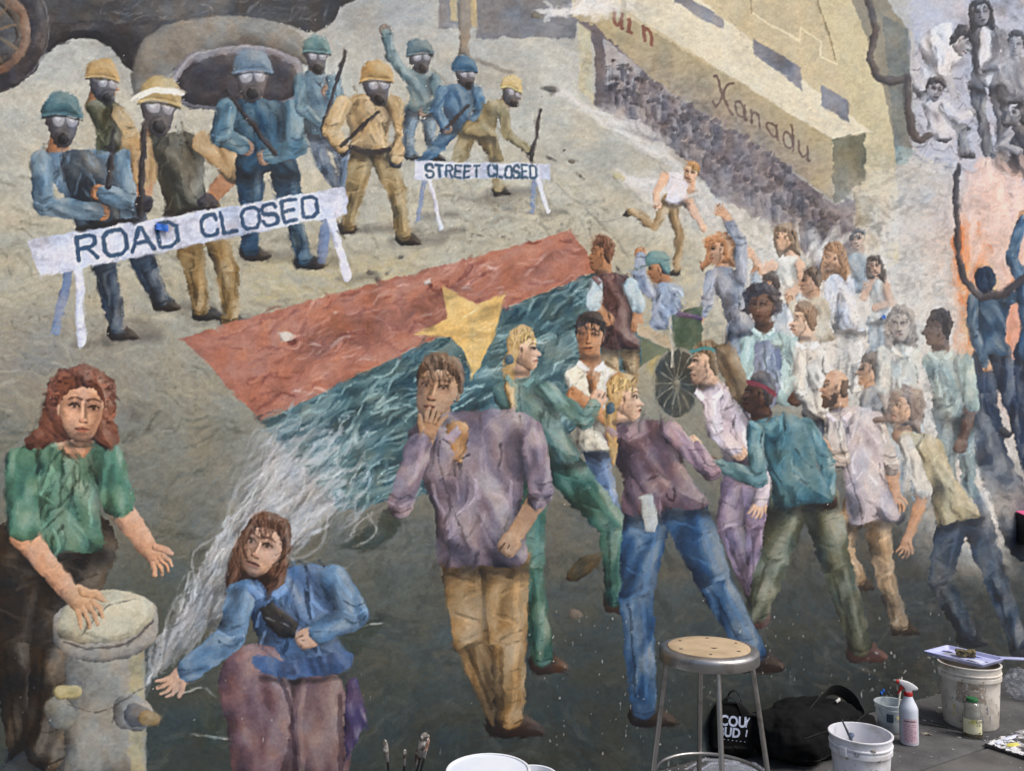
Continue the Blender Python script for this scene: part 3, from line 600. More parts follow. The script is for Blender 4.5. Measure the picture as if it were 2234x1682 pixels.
for w_ in ([(1472, -20), (1578, 40), (1578, 64), (1540, 48), (1470, 4)], [(1642, 84), (1748, 148), (1748, 198), (1642, 118)], [(1792, 184), (1850, 222), (1852, 270), (1792, 232)]):
    k_ = part('painted_window', None, CUR[0] if PARTS[CUR[0]][0] == 'painted_building' else [i for i in PARTS if PARTS[i][0] == 'painted_building'][0]); poly(w_, (136, 136, 144), R=0, sm=False, fold=(.5, .2, 1), rough=1)
CUR[0] = [i for i in PARTS if PARTS[i][0] == 'painted_building'][0]; KB = CUR[0]
line([(1642, 30), (1745, 92), (1748, 62), (1788, 90), (1790, 122), (1826, 142)], (232, 218, 178), 4, False, .9); line([(1776, -20), (1824, 130)], (140, 126, 92), 4, False, .8); line([(1640, -20), (1640, 30)], (140, 120, 84), 3, False, .6)
part('painted_lettering', 'dark painted word Xanadu written along the yellow beam', KB)
letters('X', (1560, 166), (46, 26), (4, 62), 1, 6, (112, 84, 66), True)
letters('anadu', (1602, 196), (31, 20), (2, 50), 1.12, 5, (112, 84, 66), True)
part('painted_lettering', 'rust red painted letters uin at the top of the beam', KB)
letters('uin', (1338, 0), (27, 16), (2, 50), 1.2, 8, (140, 84, 62), True)
# ---- dark far crowd under the beam
part('painted_distant_crowd', 'dim purple grey mass of tiny painted people under the beam')
poly([(1262, 48), (1300, 55), (1450, 195), (1620, 300), (1700, 352), (1820, 448), (1862, 430), (1870, 560), (1800, 600), (1700, 500), (1560, 430), (1480, 330), (1400, 300), (1304, 232), (1300, 100)], (112, 104, 112), R=0, sm=False, fold=(1.4, .25, 1.2), rough=4)
poly([(1262, 48), (1290, 70), (1296, 225), (1262, 195)], (196, 190, 158), R=0, sm=False); poly([(1296, 64), (1314, 80), (1316, 236), (1300, 230)], (104, 96, 98), R=0, sm=False)
poly([(1318, 80), (1400, 150), (1390, 185), (1320, 185)], (178, 176, 178), R=0, sm=False, rough=3)
for t in np.linspace(0, 1, 7): line([(1322 + 44 * t, 146 - 4 * t), (1322 + 44 * t, 182 - 4 * t)], (96, 92, 94), 2.6, False, .8)
line([(1320, 146), (1368, 142)], (96, 92, 94), 3.4, False)
dabs(70, (1310, 1860, 120, 560), (154, 146, 150), 22, 4, 1.4, .5, .35, lambda x, y: 90 + (x - 1300) * .7 < y < 215 + (x - 1300) * .62, 20)
dabs(40, (1310, 1860, 120, 560), (72, 66, 74), 26, 5, 1.4, .4, .4, lambda x, y: 90 + (x - 1300) * .7 < y < 215 + (x - 1300) * .62, 12)
for i in range(150):
    t = (i % 50) / 50 + rng.uniform(-.01, .01); row = i // 50; x = 1335 + 500 * t; y = 165 + 318 * t + (row - 1) * (26 + 26 * t) + rng.uniform(-10, 10); s_ = 5 + 4.5 * t
    if y < 72 + (x - 1300) * .7 or y > 225 + (x - 1300) * .60: continue
    b_ = np.array([(70, 66, 78), (92, 86, 96), (150, 142, 142), (124, 112, 112), (58, 54, 64)][rng.integers(5)]) + rng.normal(0, 6); sk_ = np.array((176, 158, 150) if rng.random() < .6 else (92, 78, 76))
    limb([(x, y + s_ * 2.2, s_ * 1.25), (x + rng.normal(0, 2), y + s_ * 5.2, s_ * .95)], b_, .1, 1.4); limb([(x, y, s_ * .85), (x + .5, y + s_ * .25, s_ * .8)], sk_, 0, 1.); limb([(x - .5, y - s_ * .45, s_ * .8), (x + .5, y - s_ * .5, s_ * .75)], (56, 50, 54), 0, 1.)
    if rng.random() < .4: limb([(x + s_, y + s_ * 1.7, s_ * .38), (x + s_ * 1.9, y - s_ * .9, s_ * .32)], sk_ * .9, 0)
    if i % 3 == 0: DET[Patch(x - 12, x + 12, y - 12, y + 12).sl] = .8
haze(1600, 320, 380, 120, (132, 127, 136), .72, .58, 96, .08)
CUR[0] = 0
# smoke trails of thrown canisters
haze(1420, 300, 240, 36, (206, 204, 200), .75, .55, 71); haze(1560, 440, 260, 60, (204, 200, 196), .8, .35, 72); haze(1330, 15, 120, 30, (214, 212, 206), .8, .1, 73); haze(1440, 400, 90, 24, (218, 216, 210), .8, .2, 74)
haze(1800, 640, 230, 150, (216, 214, 208), .95, 0, 75, .3); haze(1960, 560, 170, 260, (210, 208, 206), .9, 0, 76, .3); haze(2100, 900, 150, 340, (206, 202, 194), .9, -.2, 77, .3); haze(2170, 1080, 100, 190, (196, 190, 182), .9, -.3, 78, .3); haze(1700, 560, 220, 90, (210, 204, 190), .8, .2, 79)
haze(1500, 640, 120, 130, (226, 208, 150), .6, 0, 80, .3)
for (x0, y0, x1, y1, w_) in ((1212, 198, 1440, 320, 26), (1180, 30, 1330, 10, 20), (1364, 392, 1450, 420, 16), (1440, 320, 1560, 470, 40)):
    for q_ in range(46): t = rng.random(); dabs(1, (x0 + (x1 - x0) * t - 4, x0 + (x1 - x0) * t + 4, y0 + (y1 - y0) * t - w_ * t - 3, y0 + (y1 - y0) * t + w_ * t + 3), (226, 224, 220), 40, 4 + 10 * t, np.arctan2(y1 - y0, x1 - x0), .3, .45, None, 8)
for (x, y, a_) in ((1172, 36, .5), (1200, 195, -.3), (1352, 388, .1)):
    part('painted_canister', 'small painted smoke canister flying ' + ('above the grey wall' if y < 60 else 'right of the crouching figure' if y < 250 else 'left of the leaping runner'))
    limb([(x - 8, y - 2, 6), (x + 8, y + 2 + 10 * a_ * 0, 6)], (104, 96, 84) if y < 250 else (186, 180, 140), 0)
# ---- grey monochrome rooftop on the right
part('painted_rooftop', 'grey and white painted rooftop of scalloped shingles at the upper right')
poly([(1985, -45), (2276, -45), (2276, 560), (2210, 520), (2130, 410), (2060, 360), (2000, 340)], (184, 186, 200), R=0, sm=False, rough=10, aa=26, fold=(.9, .15, 2))
for r_ in range(11):
    y0 = 150 + r_ * 33
    for c_ in range(9):
        x0 = 1990 + c_ * 46 + (r_ % 2) * 23 - r_ * 2; yy = y0 + (x0 - 1990) * .2
        if x0 > 2270 or (r_ > 6 and x0 < 2050): continue
        line([(x0 - 20, yy - 14), (x0 - 12, yy), (x0 + 12, yy + 5), (x0 + 22, yy - 8)], (112, 112, 124), 2.6, False, .55 if r_ < 8 else .3)
haze(2030, 430, 90, 110, (206, 206, 212), .7, 0, 88)
G1, G2 = (214, 214, 220), (78, 80, 92)
person('grey painted figure bending forward in a pale shirt on the rooftop', 36, (2096, 88, 1, .5), (176, 176, 184), (58, 60, 70), 'short', [(2006, 92), (2072, 48), (2102, 118), (2008, 200)], G1, [[(2010, 190), (2050, 250), (2090, 270)]], (196, 196, 204), [[(2040, 90), (2060, 150), (2078, 200), False]], G1, .5, shoe=(60, 62, 72))
person('grey painted figure standing in an open coat on the rooftop', 32, (2140, 28, 0, -.1), (150, 150, 158), (56, 58, 68), 'long', [(2112, 62), (2186, 66), (2186, 190), (2118, 190)], (110, 112, 122), [[(2130, 190), (2140, 250), (2160, 350)], [(2170, 190), (2186, 260), (2190, 360)]], (86, 88, 100), [[(2182, 76), (2200, 120), (2150, 150)]], (120, 122, 132), vest=([(2136, 70), (2160, 70), (2162, 175), (2140, 175)], (214, 214, 220)), shoe=(70, 72, 80))
person('grey painted figure seated at the edge of the mural rooftop', 28, (2222, 250, -1, .2), (150, 150, 158), (60, 60, 70), 'short', [(2200, 280), (2262, 280), (2262, 390), (2196, 380)], (70, 72, 84), [[(2210, 370), (2170, 340), (2190, 420)]], (96, 98, 110), [[(2205, 290), (2180, 320), (2215, 330)]], (150, 150, 160), shoe=(60, 62, 70))
person('grey painted figure crouching low in a pale coat on the rooftop', 30, (2040, 196, .5, .2), (164, 164, 172), (64, 66, 76), 'short', [(2016, 226), (2070, 222), (2090, 300), (2014, 306)], (196, 196, 206), [[(2060, 296), (2096, 280), (2104, 330)]], (120, 122, 132), [[(2064, 236), (2088, 262), (2112, 250)]], (196, 196, 206), shoe=(70, 72, 80))
person('grey painted figure sitting with bent knees at the top right corner', 30, (2216, 96, -.3, .1), (150, 150, 158), (60, 62, 72), 'short', [(2194, 128), (2256, 130), (2258, 220), (2196, 220)], (140, 142, 152), [[(2210, 214), (2184, 196), (2196, 262)], [(2240, 214), (2222, 190), (2236, 258)]], (92, 94, 106), [[(2200, 140), (2188, 176), (2206, 196)]], (140, 142, 152), shoe=(60, 62, 70))
haze(2200, 130, 60, 90, (200, 202, 212), .5, 0, 89)
# ---- fire glow and dark blue figures with long cords at the right edge
CUR[0] = 0
haze(2160, 560, 150, 190, (240, 196, 168), .95, 0, 82, .05); haze(2130, 690, 60, 150, (246, 156, 96), 1., -.15, 83, .08); haze(2215, 760, 60, 190, (244, 176, 150), .9, 0, 84, .05); haze(2190, 480, 100, 130, (240, 200, 190), .8, 0, 85, .25)
dabs(150, (2096, 2150, 520, 800), (250, 132, 62), 70, 14, 1.75, .2, .8, None, 14); dabs(60, (2196, 2262, 560, 800), (248, 140, 84), 70, 12, 1.6, .2, .7, None, 14); dabs(110, (2110, 2262, 380, 640), (244, 206, 188), 70, 14, 1.6, .25, .5, None, 10); dabs(90, (2190, 2262, 640, 860), (244, 170, 140), 70, 12, 1.6, .25, .55, None, 14); dabs(60, (2100, 2180, 600, 780), (252, 206, 140), 50, 6, 1.75, .2, .5, None, 10)
dabs(240, (1880, 2110, 560, 1080), (222, 220, 214), 46, 14, lambda x, y: np.sin(x / 40 + y / 60) * 1.5, .4, .32, None, 12); dabs(160, (1640, 1900, 520, 800), (226, 224, 216), 50, 14, lambda x, y: np.sin(x / 50 + y / 40) * 1.5, .4, .32, None, 12); dabs(130, (2060, 2230, 860, 1180), (208, 202, 194), 44, 12, lambda x, y: 1.2 + np.sin(x / 30) * .8, .3, .4, None, 14)
person('dark blue hooded painted figure seen from behind in front of orange fire', 36, (2150, 612, 9), SK, (32, 52, 78), 'short', [(2116, 640), (2206, 648), (2196, 770), (2132, 770)], (52, 84, 114), [[(2150, 770), (2160, 900), (2200, 1060)], [(2180, 770), (2215, 900), (2262, 1060)], [(2134, 800), (2140, 860), (2170, 930)]], (38, 56, 84), [[(2120, 655), (2124, 730), (2150, 790)], [(2200, 655), (2236, 640), (2262, 560)]], (60, 92, 122), leg_r=32, shoe=(30, 36, 48), tex=.4)
person('dark blue painted figure cut off by the right edge of the mural', 36, (2258, 560, 9), SK, (36, 60, 90), 'short', [(2214, 590), (2276, 590), (2276, 780), (2224, 780)], (50, 84, 118), [[(2240, 770), (2244, 950), (2262, 1100)]], (40, 60, 90), [[(2222, 600), (2206, 560), (2230, 480)]], (66, 104, 140), leg_r=34, shoe=None, tex=.4)
limb([(2120, 900, 30), (2190, 1060, 40), (2240, 1180, 46)], (44, 58, 80), .3, 3)
haze(2110, 980, 70, 190, (196, 190, 182), .85, -.35, 86, .3); haze(2180, 1110, 80, 90, (176, 172, 166), .8, 0, 87, .3)
part('painted_cord', 'black painted cord looping down over the yellow building')
limb([(1888, -20, 7), (1912, 60, 8), (1898, 130, 8), (1916, 170, 9), (1946, 178, 9), (1980, 170, 9), (1982, 240, 9), (1992, 290, 9), (2010, 308, 8), (2028, 296, 7)], (78, 72, 74), .05)
part('painted_cord', 'black painted cord hanging in a long curve over the hooded figure')
limb([(2090, 360, 6), (2084, 440, 7), (2092, 560, 7), (2104, 610, 8), (2140, 652, 8), (2190, 640, 8), (2230, 610, 8), (2262, 590, 8)], (64, 58, 64), .05)
# ---- helmeted figures behind the barriers
CUR[0] = 0
for (x, y, rx_, ry_) in ((290, 735, 90, 18), (400, 668, 90, 16), (540, 700, 90, 16), (600, 560, 110, 16), (700, 575, 80, 14), (800, 500, 80, 12), (910, 528, 90, 14), (960, 470, 60, 10), (1120, 420, 90, 14), (780, 606, 70, 10), (985, 506, 40, 8), (1205, 466, 40, 8), (200, 750, 60, 10)): soft([(x - rx_ * .6, y + 2), (x + rx_ * .6, y - 2)], ry_, .45, (84, 80, 76))
BL, BL2, TAN, TEAL = (94, 122, 146), (42, 80, 106), (178, 148, 100), (98, 122, 128)
person('masked painted figure in tan helmet and olive top, half hidden in the back row', 46, (222, 178, .7, .1), SKT, (188, 156, 102), 'mask', [(186, 226), (272, 232), (286, 340), (214, 330)], (74, 74, 50), (), None, [[(262, 250), (286, 290), (270, 340)]], (176, 150, 106), 1.)
person('masked painted figure in blue shirt holding a baton, leftmost behind the barrier', 56, (134, 262, .25, .06), SKT, (64, 106, 118), 'mask', [(72, 345), (278, 338), (296, 492), (172, 500)], BL, [[(218, 490), (232, 600), (256, 712)], [(290, 490), (318, 590), (350, 650)]], (48, 62, 80), [[(90, 352), (96, 450), (206, 462)], [(270, 350), (292, 440), (232, 424)]], (104, 132, 152), vest=([(130, 340), (230, 350), (262, 470), (190, 490)], (54, 66, 78)), leg_r=40, arm_r=1.15)
baton((250, 284), (236, 408), 13); line([(175, 502), (296, 486)], (40, 40, 42), 22)
person('masked painted figure in white banded helmet and dark vest with a baton', 60, (346, 232, .15, .1), SKT, (180, 158, 108), 'mask', [(300, 306), (446, 300), (462, 470), (368, 474)], (66, 64, 52), [[(400, 470), (424, 590), (440, 672)], [(452, 468), (496, 590), (502, 690)]], (138, 110, 64), [[(306, 316), (318, 384), (314, 432)], [(448, 312), (512, 372), (462, 432)]], (176, 142, 96), .5, glove=(58, 52, 58), leg_r=40, arm_r=1.15)
baton((316, 268), (306, 470), 15); line([(292, 214), (340, 196), (398, 204)], (236, 230, 214), 13, True); line([(368, 470), (470, 462)], (44, 38, 36), 22)
person('masked painted figure in deep blue uniform holding a baton across the chest', 54, (550, 166, .0), (150, 120, 104), (104, 126, 146), 'mask', [(486, 226), (644, 230), (640, 372), (516, 372)], BL2, [[(546, 372), (546, 470), (546, 540)], [(622, 372), (640, 470), (664, 560)]], (40, 72, 98), [[(494, 240), (484, 300), (524, 318)], [(636, 240), (650, 320), (592, 340)]], (74, 116, 140), leg_r=38, arm_r=1.2)
baton((496, 200), (598, 336), 11)
person('masked painted figure in teal helmet holding an upright baton', 40, (690, 120, .2), (150, 120, 104), (96, 136, 140), 'mask', [(644, 164), (734, 170), (732, 290), (664, 290)], (92, 122, 142), [[(690, 290), (706, 360), (740, 420)], [(720, 290), (750, 350), (752, 410)]], (96, 116, 140), [[(728, 176), (740, 220), (722, 206)], [(652, 180), (660, 240), (704, 268)]], (90, 124, 142), leg_r=26)
baton((754, 112), (704, 282), 9)
person('masked painted figure in tan uniform and belt holding a slanted baton', 46, (822, 182, .25), SKT, (186, 150, 92), 'mask', [(738, 218), (866, 216), (846, 330), (768, 328)], (182, 152, 106), [[(792, 332), (774, 420), (762, 486)], [(832, 332), (866, 420), (880, 512)]], (150, 128, 84), [[(748, 228), (722, 286), (744, 318)], [(858, 228), (882, 290), (866, 340)]], (188, 158, 110), glove=(58, 62, 72), leg_r=34, arm_r=1.15)
baton((826, 246), (742, 318), 9); line([(766, 322), (808, 332), (848, 328)], (58, 52, 52), 13)
person('masked painted figure in grey teal raising one arm overhead', 36, (916, 124, .3), (140, 120, 108), (84, 110, 120), 'mask', [(880, 160), (952, 164), (944, 244), (890, 244)], TEAL, [[(900, 246), (892, 300), (894, 336)], [(934, 246), (940, 300), (946, 336)]], (92, 116, 136), [[(886, 166), (852, 120), (842, 74)], [(948, 174), (960, 220), (930, 240)]], (92, 120, 128), leg_r=22)
person('masked painted figure in bright blue uniform leaning with a short baton', 34, (1014, 160, .5), (140, 120, 108), (54, 100, 134), 'mask', [(958, 190), (1046, 192), (1034, 286), (966, 274)], (62, 104, 140), [[(986, 280), (956, 320), (922, 356)]], (62, 102, 136), [[(966, 196), (950, 240), (972, 276)], [(1042, 200), (1050, 240), (1036, 262)]], (64, 108, 144), leg_r=24, shoe=None)
baton((1022, 232), (970, 282), 8)
person('masked painted figure in khaki stooping forward with a baton', 32, (1112, 200, .9, .25), (150, 120, 96), (206, 180, 118), 'mask', [(1060, 226), (1104, 224), (1076, 300), (1014, 288)], (150, 136, 96), [[(1024, 286), (1004, 336), (984, 372)], [(1056, 290), (1084, 350), (1086, 408)]], (146, 130, 90), [[(1096, 238), (1106, 296), (1150, 326)]], (146, 132, 92), glove=(60, 62, 64), leg_r=25)
baton((1180, 240), (1160, 350), 8)
# ---- barriers
def barrier(label, pts, legs, lw, col=(206, 212, 232)):
    k = part('painted_barrier', label)
    for a, b, c in legs: limb([(*a, lw), (*b, lw)], c, .05, 1., .5)
    poly(pts, col, R=0, sm=False, rough=2, fold=(-.1, .1, 2)); return k
LB, LW = (120, 138, 172), (212, 216, 236)
k = barrier('white painted barrier board reading STREET CLOSED on splayed legs', [(904, 352), (1198, 358), (1199, 390), (904, 392)], [((924, 392), (912, 478), LB), ((936, 392), (962, 500), LW), ((1166, 390), (1160, 462), LB), ((1172, 390), (1196, 462), LW)], 5)
part('painted_lettering', 'blue stencilled words STREET CLOSED', k)
letters('STREET', (930, 361), (15.5, .1), (0, 26), 1.32, 5.4, (62, 96, 122)); letters('CLOSED', (1066, 362), (14.4, .1), (0, 25), 1.26, 5.2, (62, 96, 122))
k = barrier('large white painted barrier board reading ROAD CLOSED on splayed legs', [(57, 524), (752, 409), (760, 468), (88, 604)], [((150, 590), (122, 722), LB), ((172, 586), (178, 748), LW), ((712, 478), (702, 566), LB), ((722, 476), (756, 604), LW)], 10)
part('painted_lettering', 'blue stencilled words ROAD CLOSED', k)
letters('ROAD', (166, 519), (46, -7.6), (6, 50), 1.27, 9.5, (64, 94, 128)); letters('CLOSED', (438, 474), (36, -6.6), (6, 44), 1.22, 8.5, (64, 94, 128))
CUR[0] = 0
# ---- banner on the ground, star, spray
RED = [(397, 737), (700, 648), (1040, 560), (1245, 502), (1306, 588), (900, 760), (572, 920)]
TEL = [(572, 920), (900, 760), (1306, 588), (1420, 760), (1330, 900), (1000, 1060), (740, 1118), (640, 1010)]
KF = part('painted_banner', 'painted red and teal banner spread flat under rippling water')
poly(TEL, (74, 108, 114), R=0, sm=False, rough=2, fold=(-.35, .3, 1.2)); poly(RED, (180, 114, 92), R=0, sm=False, rough=2, fold=(-.3, .16, 2))
ip = inpoly(TEL); ir = inpoly(RED)
dabs(520, (572, 1330, 600, 1118), (38, 72, 86), 46, 5, lambda x, y: -.45 + .25 * np.sin(x / 70), .3, .65, ip, 12)
dabs(620, (572, 1330, 600, 1118), (150, 186, 188), 44, 4.5, lambda x, y: -.45 + .25 * np.sin(x / 70), .3, .6, ip, 20)
dabs(260, (600, 1300, 520, 900), (206, 152, 136), 36, 4, lambda x, y: -.35 + .3 * np.sin(x / 60), .35, .55, ir, 14)
dabs(240, (500, 1300, 520, 900), (140, 78, 70), 38, 5, lambda x, y: -.3 + .3 * np.sin(x / 60), .35, .5, ir, 12)
dabs(80, (640, 1240, 560, 880), (224, 200, 190), 30, 3.6, -.3, .35, .4, ir, 10); dabs(90, (640, 1330, 620, 1100), (206, 224, 224), 34, 3.4, -.45, .3, .5, ip, 10)
k = part('painted_star', 'yellow painted star on the banner', KF)
poly([(964, 624), (1040, 664), (1104, 640), (1086, 700), (1078, 730), (1064, 770), (1030, 824), (1008, 760), (984, 736), (902, 728), (976, 694)], (226, 186, 110), R=0, sm=False, rough=1.4, fold=(-.3, .12, 1))
dabs(26, (930, 1090, 650, 800), (246, 224, 176), 26, 3, -.2, .4, .6, lambda x, y: abs(x - 1035) < 40, 8)
for x, y in ((622, 735), (930, 616), (732, 684)):
    part('painted_stone', {622: 'pale painted stone on the red banner left of the star', 930: 'small painted stone at the top edge of the banner', 732: 'tiny white painted stone between the two others on the banner'}[x])
    s_ = 12 if x == 622 else 7 if x == 930 else 4
    poly([(x + s_ * .2, y + s_ * .2), (x + s_ * 2, y + s_ * .6), (x + s_ * 1.6, y + s_ * 1.6), (x + s_ * .4, y + s_ * 1.4)], (110, 54, 52), R=0, alpha=.8); poly([(x - s_, y - s_ * .7), (x + s_, y - s_ * .8), (x + s_ * 1.1, y + s_ * .5), (x - s_ * .6, y + s_ * .8)], (196, 192, 186))
part('painted_water_spray', 'white painted jet of water spraying up from the hydrant')
ws = [(316, 1448), (470, 1190), (600, 950), (640, 990), (740, 1110), (620, 1230), (430, 1400), (340, 1470)]
poly(ws, (150, 152, 156), R=0, sm=False, rough=9, aa=14, fold=(-.9, .5, .7), alpha=.72)
haze(600, 1050, 200, 120, (170, 174, 178), .5, -.9, 95, .2)
iw = inpoly(ws); va = lambda x, y: np.arctan2(940 - 1440, 690 - 320) + (x - 540) * .0012
dabs(620, (316, 760, 930, 1480), (204, 208, 216), 110, 6, va, .07, .32, iw, 18)
dabs(300, (316, 760, 930, 1480), (96, 100, 102), 80, 4, va, .08, .4, iw, 14)
dabs(120, (330, 680, 930, 1400), (206, 216, 214), 50, 2.2, va, .12, .6, lambda x, y: -60 < (y - 1440) + (x - 320) * 1.45 < 40, 20)
dabs(170, (560, 800, 940, 1180), (200, 204, 208), 56, 6, -.75, .25, .3, None, 18)
CUR[0] = 0
for pts in ([(750, 1190), (820, 1140), (870, 1090), (868, 1160), (800, 1200)], [(760, 1360), (830, 1350), (810, 1400), (770, 1430), (745, 1400)], [(430, 1560), (470, 1530), (490, 1600), (440, 1640)]): poly(pts, (52, 62, 54), R=0, rough=4, aa=6, alpha=.85)
for pts in ([(752, 1376), (790, 1366), (838, 1358)], [(400, 1510), (440, 1500), (470, 1520)], [(420, 1600), (460, 1606), (500, 1612)], [(800, 1120), (820, 1160), (780, 1190)]): line(pts, (196, 200, 196), 3, True, .7)
# ---- the crowd on the right, far to near
person('painted runner in a white vest leaping with one leg kicked back', 27, (1508, 376, -.4, .2), SKL, (196, 140, 84), 'short', [(1448, 378), (1502, 392), (1506, 452), (1452, 440)], (206, 206, 220), [[(1462, 440), (1482, 512), (1476, 590)], [(1456, 436), (1428, 496), (1376, 462)]], (158, 132, 92), [[(1450, 386), (1432, 418), (1432, 444)], [(1504, 440), (1520, 470), (1532, 492)]], SKL, 0., leg_r=17)
person('painted person in white top and skirt among the smoke', 34, (1714, 516, -.7, -.2), SKL, (140, 118, 96), 'long', [(1682, 568), (1748, 566), (1742, 655), (1690, 660)], (222, 220, 210), [[(1708, 650), (1706, 720), (1704, 790)], [(1728, 650), (1732, 720), (1734, 790)]], (222, 220, 224), [[(1688, 578), (1662, 592), (1640, 558)], [(1744, 578), (1754, 620), (1728, 640)]], SKL, 0., leg_r=22, shoe=None)
person('pale painted figure in blue coat far back by the column', 26, (1872, 522, -.3), (186, 170, 160), (104, 112, 122), 'short', [(1848, 556), (1896, 556), (1900, 640), (1856, 640)], (150, 168, 182), (), None, (), None)
person('painted person in pale clothes raising a hand to the mouth by the column', 26, (1910, 580, -.2), (196, 160, 138), (84, 76, 74), 'long', [(1888, 616), (1936, 616), (1944, 700), (1900, 700)], (196, 204, 206), [[(1908, 700), (1906, 760), (1906, 800)], [(1930, 700), (1932, 760), (1930, 800)]], (142, 162, 180), [[(1892, 622), (1884, 650), (1904, 606)], [(1934, 624), (1944, 660), (1918, 668)]], (196, 160, 138), 0., leg_r=20, shoe=None)
person('painted person in a long pale blue shirt over pale trousers', 38, (1836, 562, -.8), SK, (176, 130, 92), 'long', [(1812, 606), (1872, 606), (1886, 720), (1824, 716)], (190, 200, 218), [[(1840, 720), (1838, 780), (1836, 840)], [(1866, 720), (1868, 790), (1866, 850)]], (206, 202, 194), [[(1820, 616), (1816, 670), (1794, 690)]], (196, 204, 220), leg_r=26, shoe=None, lean=-14)
person('painted person in grey blue shirt throwing up one arm', 38, (1588, 545, -.8), SK, (190, 130, 84), 'curly', [(1556, 594), (1634, 592), (1648, 722), (1590, 722)], (126, 134, 152), [[(1606, 720), (1604, 790), (1604, 850)], [(1634, 720), (1640, 790), (1642, 850)]], (96, 124, 160), [[(1562, 604), (1548, 664), (1530, 692)]], (150, 158, 176), .8, arms2=[[(1630, 604), (1634, 530), (1600, 470), False]], leg_r=24, shoe=None, lean=-16)
person('painted person in maroon waistcoat seen from behind', 42, (1312, 552, -.9), SKT, (118, 78, 58), 'short', [(1290, 606), (1380, 606), (1396, 756), (1310, 756)], (98, 66, 64), [[(1330, 750), (1334, 800), (1336, 840)], [(1372, 750), (1378, 800), (1380, 840)]], (150, 124, 86), [[(1300, 618), (1296, 664), (1318, 690)], [(1376, 622), (1392, 668), (1390, 700)]], (176, 198, 208), .5, leg_r=26, shoe=None)
person('painted person in teal cap and light blue shirt by the cart', 38, (1438, 584, -.9, -.2), SKT, (104, 146, 148), 'cap', [(1414, 626), (1490, 626), (1490, 716), (1420, 716)], (140, 156, 182), (), None, [[(1418, 640), (1396, 600), (1398, 562)]], (140, 156, 182))
part('painted_cart', 'green painted cart with a large spoked wheel in the crowd')
poly([(1466, 690), (1530, 664), (1536, 800), (1480, 860)], (72, 92, 72), R=0, sm=False, fold=(1.4, .2, 1)); poly([(1390, 706), (1466, 736), (1466, 760), (1390, 730)], (190, 170, 140), R=0, sm=False); poly([(1398, 736), (1466, 762), (1468, 800), (1400, 790)], (112, 120, 92), R=0, sm=False)
poly([(1410, 800), (1440, 775), (1480, 800), (1490, 850), (1440, 830)], (186, 164, 102), R=0)
W_ = [(1476 + 50 * np.cos(t), 836 + 76 * np.sin(t)) for t in np.linspace(0, 2 * np.pi, 25)]; poly(W_[:-1], (70, 74, 70), R=0)
for t in np.linspace(0, 2 * np.pi, 15)[:-1]: line([(1476, 836), (1476 + 50 * np.cos(t), 836 + 76 * np.sin(t))], (160, 158, 142), 2.2, False, .75)
line(W_, (140, 138, 122), 6, True); limb([(1475, 836, 8), (1477, 836, 8)], (132, 128, 112), 0); limb([(1480, 684, 5), (1528, 694, 5)], (92, 74, 110), 0); line([(1462, 690), (1466, 800)], (190, 186, 170), 5, False)
CUR[0] = 0
person('painted person in sand coloured shirt half hidden at the back of the crowd', 34, (1780, 612, -.7), SK, (96, 76, 62), 'short', [(1756, 656), (1816, 656), (1822, 740), (1762, 740)], (190, 176, 150), (), None, [[(1760, 666), (1748, 700), (1736, 664)]], (190, 176, 150), lean=-10)
person('painted person in pale blue top with a fist raised behind the waistcoat', 32, (1690, 622, -.8), SKT, (70, 58, 54), 'short', [(1668, 662), (1722, 662), (1730, 740), (1672, 740)], (150, 168, 186), (), None, [[(1672, 672), (1652, 640), (1660, 600), True]], (150, 168, 186), lean=-10)
person('painted person in grey jacket walking behind the lilac shirt', 40, (1912, 806, -.8), SK, (92, 80, 72), 'short', [(1896, 850), (1966, 850), (1980, 970), (1906, 970)], (132, 136, 142), [[(1930, 970), (1924, 1060), (1960, 1130)]], (96, 104, 116), [[(1904, 862), (1884, 920), (1862, 950)]], (132, 136, 142), lean=-16, shoe=None)
person('painted person in pale teal shirt and blue waistcoat', 46, (1662, 664, -.6), SKD, (54, 52, 64), 'afro', [(1616, 740), (1744, 736), (1748, 880), (1626, 880)], (160, 196, 198), [[(1660, 870), (1660, 960), (1660, 1010)]], (84, 88, 110), [[(1630, 752), (1624, 830), (1634, 880)], [(1740, 752), (1762, 820), (1740, 860)]], (166, 200, 200), .5, vest=([(1640, 760), (1700, 760), (1694, 880), (1640, 880)], (104, 118, 152)), shoe=None)
person('painted person in off white shirt facing left behind the teal jacket', 42, (1772, 698, -1), SKL, (128, 98, 74), 'short', [(1744, 756), (1832, 756), (1840, 910), (1752, 910)], (206, 200, 190), [[(1780, 900), (1780, 960), (1780, 1010)], [(1820, 900), (1826, 960), (1830, 1010)]], (92, 100, 112), [[(1756, 770), (1752, 860), (1800, 900)]], (210, 206, 196), shoe=None, lean=-18)
person('faded painted person in pale grey green shirt, front on, in the smoke', 44, (1966, 706, -.3), (178, 160, 146), (136, 126, 118), 'long', [(1916, 756), (2010, 756), (2014, 900), (1924, 900)], (190, 200, 196), [[(1950, 890), (1952, 1000), (1960, 1100)], [(1990, 890), (2000, 1000), (2004, 1090)]], (140, 160, 172), [[(1926, 772), (1926, 860), (1950, 910)]], (196, 200, 194), .4, shoe=None)
person('painted person in short sleeved teal shirt, farthest right in the middle row', 46, (2046, 714, -.8), (86, 64, 58), (48, 42, 46), 'short', [(2012, 776), (2112, 778), (2116, 910), (2036, 910)], (138, 168, 170), [[(2060, 900), (2070, 990), (2080, 1080)], [(2096, 900), (2110, 990), (2120, 1080)]], (104, 130, 138), [[(2106, 790), (2120, 880), (2098, 962)]], (140, 172, 172), .5, shoe=None)
haze(1980, 1000, 120, 130, (182, 176, 168), .4, 0, 91)
